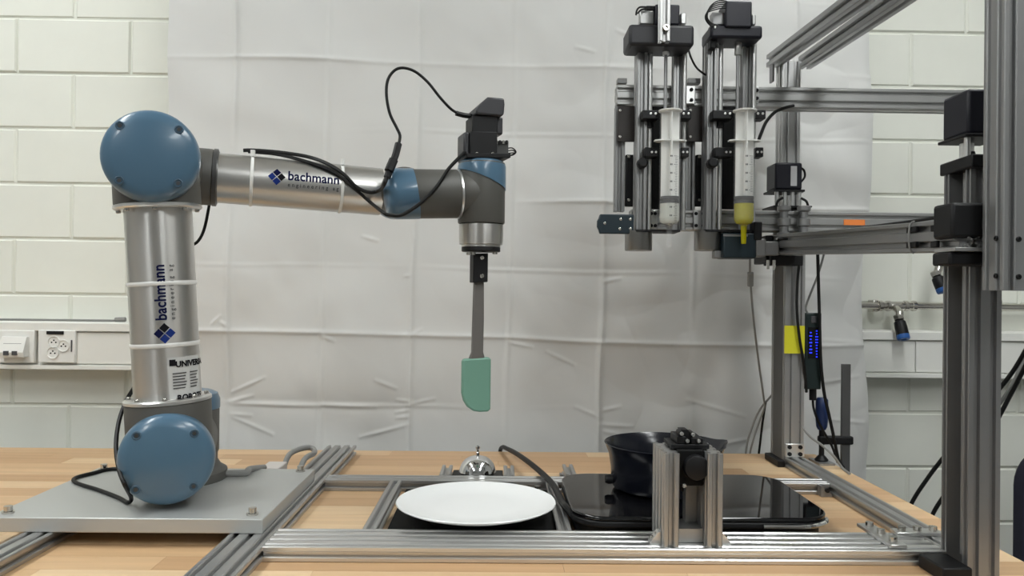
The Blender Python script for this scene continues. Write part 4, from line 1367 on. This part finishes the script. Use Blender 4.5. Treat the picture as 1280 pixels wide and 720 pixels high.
for i in range(5):
    MB().tube([W(909, 2 + 2 * i, 1.500), W(898, 1 + 2.5 * i, 1.492), W(888 - i, 8 + 2 * i, 1.49), W(884 - i * 0.5, 20 + i, 1.49), W(888, 28 + i, 1.495), W(897 - i, 32, 1.498)], 0.0013, 6).build('motor_wire', CABLE, pb_)
q = W(894, 33.5, 1.498)
MB().box((q.x, 1.4985, q.z), (0.003, 0.003, 0.005)).build('wire_crimp', WHITE, pb_)
cable('pump_cable', 'thin grey-black cable arcing between the two syringe pumps', [W(860, 56, 1.53), W(863, 70, 1.53), W(871, 85, 1.54), W(884, 95, 1.55), W(892, 99, 1.555)], 0.0020, n=6)
cable('side_cable', 'black cable curving from the right syringe pump up to the top cross beam', [W(948, 176, 1.53), W(951, 168, 1.535), W(958, 152, 1.545), W(969, 140, 1.555), W(982, 134.5, 1.562), W(992, 132, 1.57)], 0.0032, n=8)
# lower brackets
for (x0, x1) in ((811, 822), (867, 882)):
    o = MB().pbox(x0, 262.5, x1, 287, 1.569, 0.006).build('bracket_plate', ALUB, gf, bevel=0.001)
    for a in (x0 + 3, x1 - 3):
        for b in (267, 282):
            screw(o, W(a, b, 1.569), (0, -1, 0), 0.0034, 0.002, BLACK)
o = MB()
c = W(770.5, 280, 1.535)
hw, hh = S(22, 1.535), S(12.2, 1.535)
o.prism([(-hw + 0.002, -hh), (hw, -hh), (hw, hh), (-hw + 0.002, hh), (-hw, hh * 0.6), (-hw - 0.003, hh * 0.3), (-hw - 0.003, -hh * 0.3), (-hw, -hh * 0.6)], (c.x, 1.535, c.z), (1, 0, 0), (0, 0, 1), (0, 1, 0), 0.012)
o = o.build('end_bracket', TEALB, pa_, bevel=0.002)
for a, b in ((756, 279), (776, 274), (788, 274), (775, 286), (788, 286)):
    screw(o, W(a, b, 1.535), (0, -1, 0), 0.0028, 0.001)
o = MB().pbox(904, 291, 946, 323, 1.515, 0.05).build('outlet_motor', TEALB, pb_, bevel=0.003)
MB().pbox(943, 277, 953, 300, 1.512, 0.03).build('outlet_arm', BLACK, pb_, bevel=0.002)
MB().pbox(945, 298, 958, 321, 1.516, 0.04).build('outlet_flange', ALUD, pb_, bevel=0.003)
MB().pbox(893, 313, 903, 323, 1.53, 0.02).build('outlet_lug', ALUD, pb_, bevel=0.002)
MB().pbox(904, 293, 935, 295.5, 1.5135, 0.002).build('outlet_stripe', ALUD, pb_)


def syringe(label, sx, liquid, lname, tipy, loose):
    Y = 1.500
    R = S(13.2, Y)
    q = W(sx, 200, Y)
    z = lambda py: W(sx, py, Y).z
    t = thing('syringe', label, 'syringe', (q.x, Y, z(tipy)), 'large syringes in the pumps')
    o = V((q.x, Y, 0))
    b0, b1 = z(274), z(138.5)
    MB().lathe(o + Z * b0, Z, [(0.005, -0.016), (R * 0.75, -0.010), (R * 0.97, -0.003), (R, 0.003), (R, b1 - b0 - 0.001), (R - 0.0012, b1 - b0), (R - 0.0015, 0.003), (R * 0.90, -0.002), (0.003, -0.013)], 36).build('barrel', BARREL, t)
    # nozzle
    MB().lathe(o + Z * (b0 - 0.012), -Z, [(0.0068, 0), (0.0056, 0.004), (0.0046, b0 - 0.012 - z(tipy) - 0.001), (0.0036, b0 - 0.012 - z(tipy))], 16).build('nozzle', BARREL if liquid is MILKY else liquid, t)
    # rim and finger flange
    MB().lathe(o + Z * z(140), Z, [(R - 0.0005, 0), (R + 0.0022, 0.0005), (R + 0.0026, 0.003), (R - 0.0005, 0.0036)], 36).build('rim', WHITE, t)
    fl = z(177)
    MB().prism([(-0.030, -0.006), (-0.022, -0.012), (0.022, -0.012), (0.030, -0.006), (0.030, 0.006), (0.022, 0.012), (-0.022, 0.012), (-0.030, 0.006)],
               o + Z * fl, (1, 0, 0), (0, 1, 0), (0, 0, 1), 0.0022).build('finger_flange', WHITE, t)
    # plunger with its rubber seal, liquid
    p0_, p1_ = z(254.5), z(246)
    MB().lathe(o + Z * p0_, Z, [(R - 0.004, -0.002), (R - 0.0016, 0.0), (R - 0.0016, 0.004), (R - 0.0030, 0.005), (R - 0.0030, 0.007), (R - 0.0016, 0.008), (R - 0.0016, p1_ - p0_)], 32).build('rubber_seal', mat('grey_rubber', (0.022, 0.022, 0.024), 0.6), t)
    MB().box(o + Z * ((p1_ + b1) / 2), (R * 1.7, 0.002, b1 - p1_)).box(o + Z * ((p1_ + b1) / 2), (0.002, R * 1.7, b1 - p1_)).build('plunger_rod', WHITE, t)
    MB().lathe(o + Z * (b0 - 0.012), Z, [(0.003, 0), (R * 0.70, 0.0035), (R * 0.90, 0.0095), (R - 0.0018, 0.0155), (R - 0.0018, p0_ - b0 + 0.0115)], 32).build(lname, liquid, t)
    # printed scale
    marks = MB()
    y0_, y1_ = 197.0, (282.0 if liquid is MILKY else 243.0)
    k = 0
    py = y0_
    while py < y1_:
        zz_ = z(py)
        wdt = 0.008 if k % 5 == 0 else 0.005
        a0 = 0.50
        for j in range(3):
            a = a0 - j * (wdt / R) / 3
            x_, y_ = (R + 0.0004) * math.sin(a), -(R + 0.0004) * math.cos(a)
            marks.box(o + V((x_, y_, zz_)), (wdt / 3, 0.0003, 0.0007), (math.cos(a), math.sin(a), 0), (-math.sin(a), math.cos(a), 0))
        if k % 5 == 0:
            for j in range(2):
                a = -0.02 - 0.12 * j
                x_, y_ = (R + 0.0004) * math.sin(a), -(R + 0.0004) * math.cos(a)
                marks.box(o + V((x_, y_, zz_)), (0.0017, 0.0003, 0.0030), (math.cos(a), math.sin(a), 0), (-math.sin(a), math.cos(a), 0))
        py += 2.1
        k += 1
    tag(marks.build('scale_print', PRINT, t, smooth=False), kind='stuff')


syringe('large clear syringe with milky white liquid, the left of the pair', 837.5, MILKY, 'milky_liquid', 309, 0)
syringe('large clear syringe with yellow-green oil at the bottom, the right of the pair', 930.5, OIL, 'yellow_oil', 305, 0)

# ================================================================== THINGS AROUND THE REAR POST
PF = 1.624
o = MB().pbox(980.5, 407, 1006, 442, 1.6195, 0.0012).build('sticky_note', YELLOW)
tag(o, 'yellow sticky note on the rear gantry post', 'note')
t = thing('display_module', 'slim black box with glowing blue digits beside the rear gantry post', 'display', W(1016, 488, 1.64))
MB().pbox(1006, 391, 1027, 487, 1.640, 0.030).build('case', mat('dark_case', (0.008, 0.018, 0.018), 0.4), t, bevel=0.002)
MB().pbox(1010.5, 409, 1024.5, 448, 1.6385, 0.0015).build('screen', BLACKM, t)
MB().pbox(1014, 395, 1021, 404, 1.638, 0.003).build('dial', PRINT, t, bevel=0.001)
dg_ = MB()
for colx, y0_, y1_, st_ in ((1013.5, 415, 442, 4.2), (1021, 413, 446, 3.6)):
    y = y0_
    while y < y1_:
        w_ = random.choice((2.0, 3.4, 1.4))
        dg_.pbox(colx - w_ / 2, y, colx + w_ / 2, y + 1.5, 1.6378, 0.0007)
        y += st_
tag(dg_.build('lit_digits', LED, t, smooth=False), 'glowing blue digits', kind='stuff')
MB().tube([W(1016, 486, 1.655), W(1016, 500, 1.655)], 0.0075, 10).build('cable_gland', BLACK, t)

ct_ = thing('bar_clamp', 'bar clamp with dark blue handle gripping the bench edge behind the rear post', 'clamp', (0.735, 1.66, TT))
KY = 1.665
a, b = W(1065, 455, KY), W(1065, 600, KY)
bar_x = 0.728
MB().lim(bar_x - 0.009, bar_x + 0.009, KY - 0.004, KY + 0.004, TT - 0.10, a.z).build('bar', mat('clamp_steel', (0.12, 0.12, 0.12), 0.4, 0.6), ct_, bevel=0.001)
za = zat(1040, 550, KY)
sx_ = W(1027, 550, KY).x
MB().box(((sx_ + bar_x) / 2 + 0.004, KY, za), (bar_x - sx_ + 0.022, 0.016, 0.017)).build('sliding_arm', BLACK, ct_, bevel=0.003)
MB().cyl((sx_, KY, TT + 0.012), (sx_, KY, zat(1027, 530, KY)), 0.0055, n=12).build('spindle', BLACK, ct_)
MB().lathe((sx_, KY, zat(1027, 537, KY)), Z, [(0.008, 0), (0.011, 0.006), (0.0125, 0.02), (0.013, 0.045), (0.0125, 0.062), (0.009, 0.067)], 16).build('handle', BLUEH, ct_)
MB().lathe((sx_, KY, TT + 0.0045), Z, [(0.013, 0), (0.014, 0.003), (0.009, 0.009), (0.006, 0.012)], 18).build('pressure_pad', BLACK, ct_)
MB().lim(sx_ - 0.012, bar_x + 0.009, KY - 0.008, KY + 0.008, TT - 0.064, TT - 0.0405).build('fixed_jaw', BLACK, ct_, bevel=0.002)
o = MB().lim(sx_ - 0.016, 0.695, KY - 0.03, KY + 0.028, TT, TT + 0.0045).build('steel_pad', mat('pad_steel', (0.35, 0.35, 0.35), 0.4, 0.7))
tag(o, 'small flat steel pad under the bar clamp', 'plate')

cable('sensor_cable', 'grey cable with a barrel connector hanging left of the rear gantry post',
      [W(938, 298, 1.53), W(937.5, 330, 1.54), W(938, 350, 1.56), W(942, 400, 1.60), W(948, 450, 1.66), W(955, 500, 1.72), W(956, 508, 1.73), W(948, 530, 1.745), W(941, 552, 1.75), W(937, 575, 1.768), W(937, 640, 1.785)], 0.0022, GCABLE, n=8)
o = MB().tube([W(938, 341, 1.551), W(938, 357, 1.562)], 0.0062, 10).build('barrel_connector', GCABLE)
tag(o, 'small grey barrel connector on the cable left of the rear post', 'connector')
cable('thin_black_cable', 'black cable dropping behind the bench left of the rear post', [W(957, 503, 1.74), W(953, 530, 1.755), W(950, 555, 1.768), W(947, 585, 1.78), W(946, 640, 1.785)], 0.0026, n=8)
cable('loop_cable', 'grey looped cable left of the rear gantry post', [W(970, 490, 1.72), W(962, 497, 1.73), W(948, 515, 1.75), W(938, 540, 1.76), W(933, 560, 1.77), W(931, 590, 1.785)], 0.0024, GCABLE, n=8)
cable('hanging_cable', 'long black cable hanging from the gantry beam past the blue-lit display',
      [W(1022, 312, 1.62), W(1023, 350, 1.625), W(1024.5, 400, 1.63), W(1026, 450, 1.63), W(1030, 490, 1.635), W(1037, 522, 1.64), W(1043, 550, 1.645), W(1048, 574, 1.65), onz(1054, 584, TT + 0.004)], 0.0034, n=8)
cable('post_cable', 'black cable running down the front of the rear gantry post', [W(1000, 322, 1.612), W(997, 350, 1.612), W(996, 385, 1.612), W(999, 420, 1.612), W(1004, 450, 1.618), W(1007, 475, 1.625), W(1008, 490, 1.635)], 0.0030, n=8)
cable('slant_cable', 'dark cable slanting down to the top of the blue-lit display', [W(1030, 318, 1.66), W(1022, 345, 1.66), W(1012, 370, 1.66), W(1007, 385, 1.66), W(1010, 392, 1.655)], 0.0024, GCABLE, n=8)
cable('display_cable', 'black cable from the blue-lit display curving past the clamp handle', [W(1016, 498, 1.655), W(1017, 510, 1.655), W(1022, 525, 1.65), W(1030, 540, 1.648), W(1040, 558, 1.648), W(1047, 578, 1.648)], 0.0026, n=8)
cable('grey_lead', 'pale grey cable trailing from the foot of the rear post across the bench', [W(998, 520, 1.635), W(1001, 530, 1.63), W(1012, 545, 1.62), W(1028, 557, 1.615), W(1042, 570, 1.60), onz(1053, 585, TT + 0.003), onz(1062, 592, TT + 0.003)], 0.0026, GCABLE, n=8)

# cables beyond the front post
for i, (pts, lb) in enumerate((
    ([W(1300, 405, 1.62), W(1282, 438, 1.66), W(1262, 470, 1.70), W(1225, 515, 1.74), W(1180, 571, 1.80), W(1158, 600, 1.82), W(1138, 632, 1.84), W(1120, 680, 1.86), W(1115, 760, 1.87)], 'black hose slanting behind the front gantry post down past the bench corner'),
    ([W(1300, 425, 1.60), W(1283, 455, 1.64), W(1265, 490, 1.68), W(1235, 545, 1.72), W(1200, 595, 1.76), W(1180, 620, 1.78), W(1164, 647, 1.80), W(1150, 690, 1.82), W(1147, 760, 1.83)], 'lower black hose slanting behind the front gantry post beside the first'))):
    cable('air_hose', lb, pts, 0.0046, n=8, cat='hose')
cable('grey_hose', 'grey hose at the right edge beside the front gantry post', [W(1300, 415, 1.70), W(1281, 445, 1.72), W(1266, 480, 1.74), W(1240, 520, 1.80), W(1225, 560, 1.84), W(1222, 640, 1.86)], 0.0042, GCABLE, n=8, cat='hose')

# office chair at the right edge
chx, chy = W(1290, 600, 1.55).x + 0.245, 1.42
t = thing('office_chair', 'dark office chair just showing at the right edge', 'chair', (chx, chy, 0))
DK = mat('navy_fabric', (0.012, 0.012, 0.028), 0.8)
sb = MB().prism(rrect(-0.22, 0.22, -0.21, 0.21, 0.07), (chx, chy, 0.44), (1, 0, 0), (0, 1, 0), (0, 0, 1), 0.06).build('seat', DK, t, bevel=0.015)
MB().prism(rrect(-0.19, 0.19, -0.24, 0.24, 0.09), (chx, chy + 0.23, 0.70), (1, 0, 0), (0, 0, 1), (0, 1, 0), 0.05).build('backrest', DK, t, bevel=0.012)
MB().lim(chx - 0.03, chx + 0.03, chy + 0.20, chy + 0.23, 0.44, 0.62).build('back_support', BLACK, t)
for s_ in (-1, 1):
    o = MB().tube([(chx + s_ * 0.20, chy + 0.02, 0.45), (chx + s_ * 0.25, chy + 0.02, 0.50), (chx + s_ * 0.25, chy + 0.02, 0.66)], 0.014, 8).build('arm_post', BLACK, t)
    MB().box((chx + s_ * 0.25, chy - 0.01, 0.672), (0.06, 0.24, 0.025)).build('arm_pad', BLACK, o, bevel=0.008)
MB().cyl((chx, chy, 0.09), (chx, chy, 0.44), 0.028, n=16).build('gas_column', BLACK, t)
for k in range(5):
    a = 2 * math.pi * k / 5 + 0.3
    d = V((math.cos(a), math.sin(a), 0))
    o = MB().cyl(V((chx, chy, 0.10)), V((chx, chy, 0.075)) + d * 0.28, 0.022, 0.014, n=10).build('foot_spoke', BLACK, t)
    MB().cyl(V((chx, chy, 0.028)) + d * 0.28 + d.cross(Z) * 0.02, V((chx, chy, 0.028)) + d * 0.28 - d.cross(Z) * 0.02, 0.028, n=14).build('castor', BLACK, o)
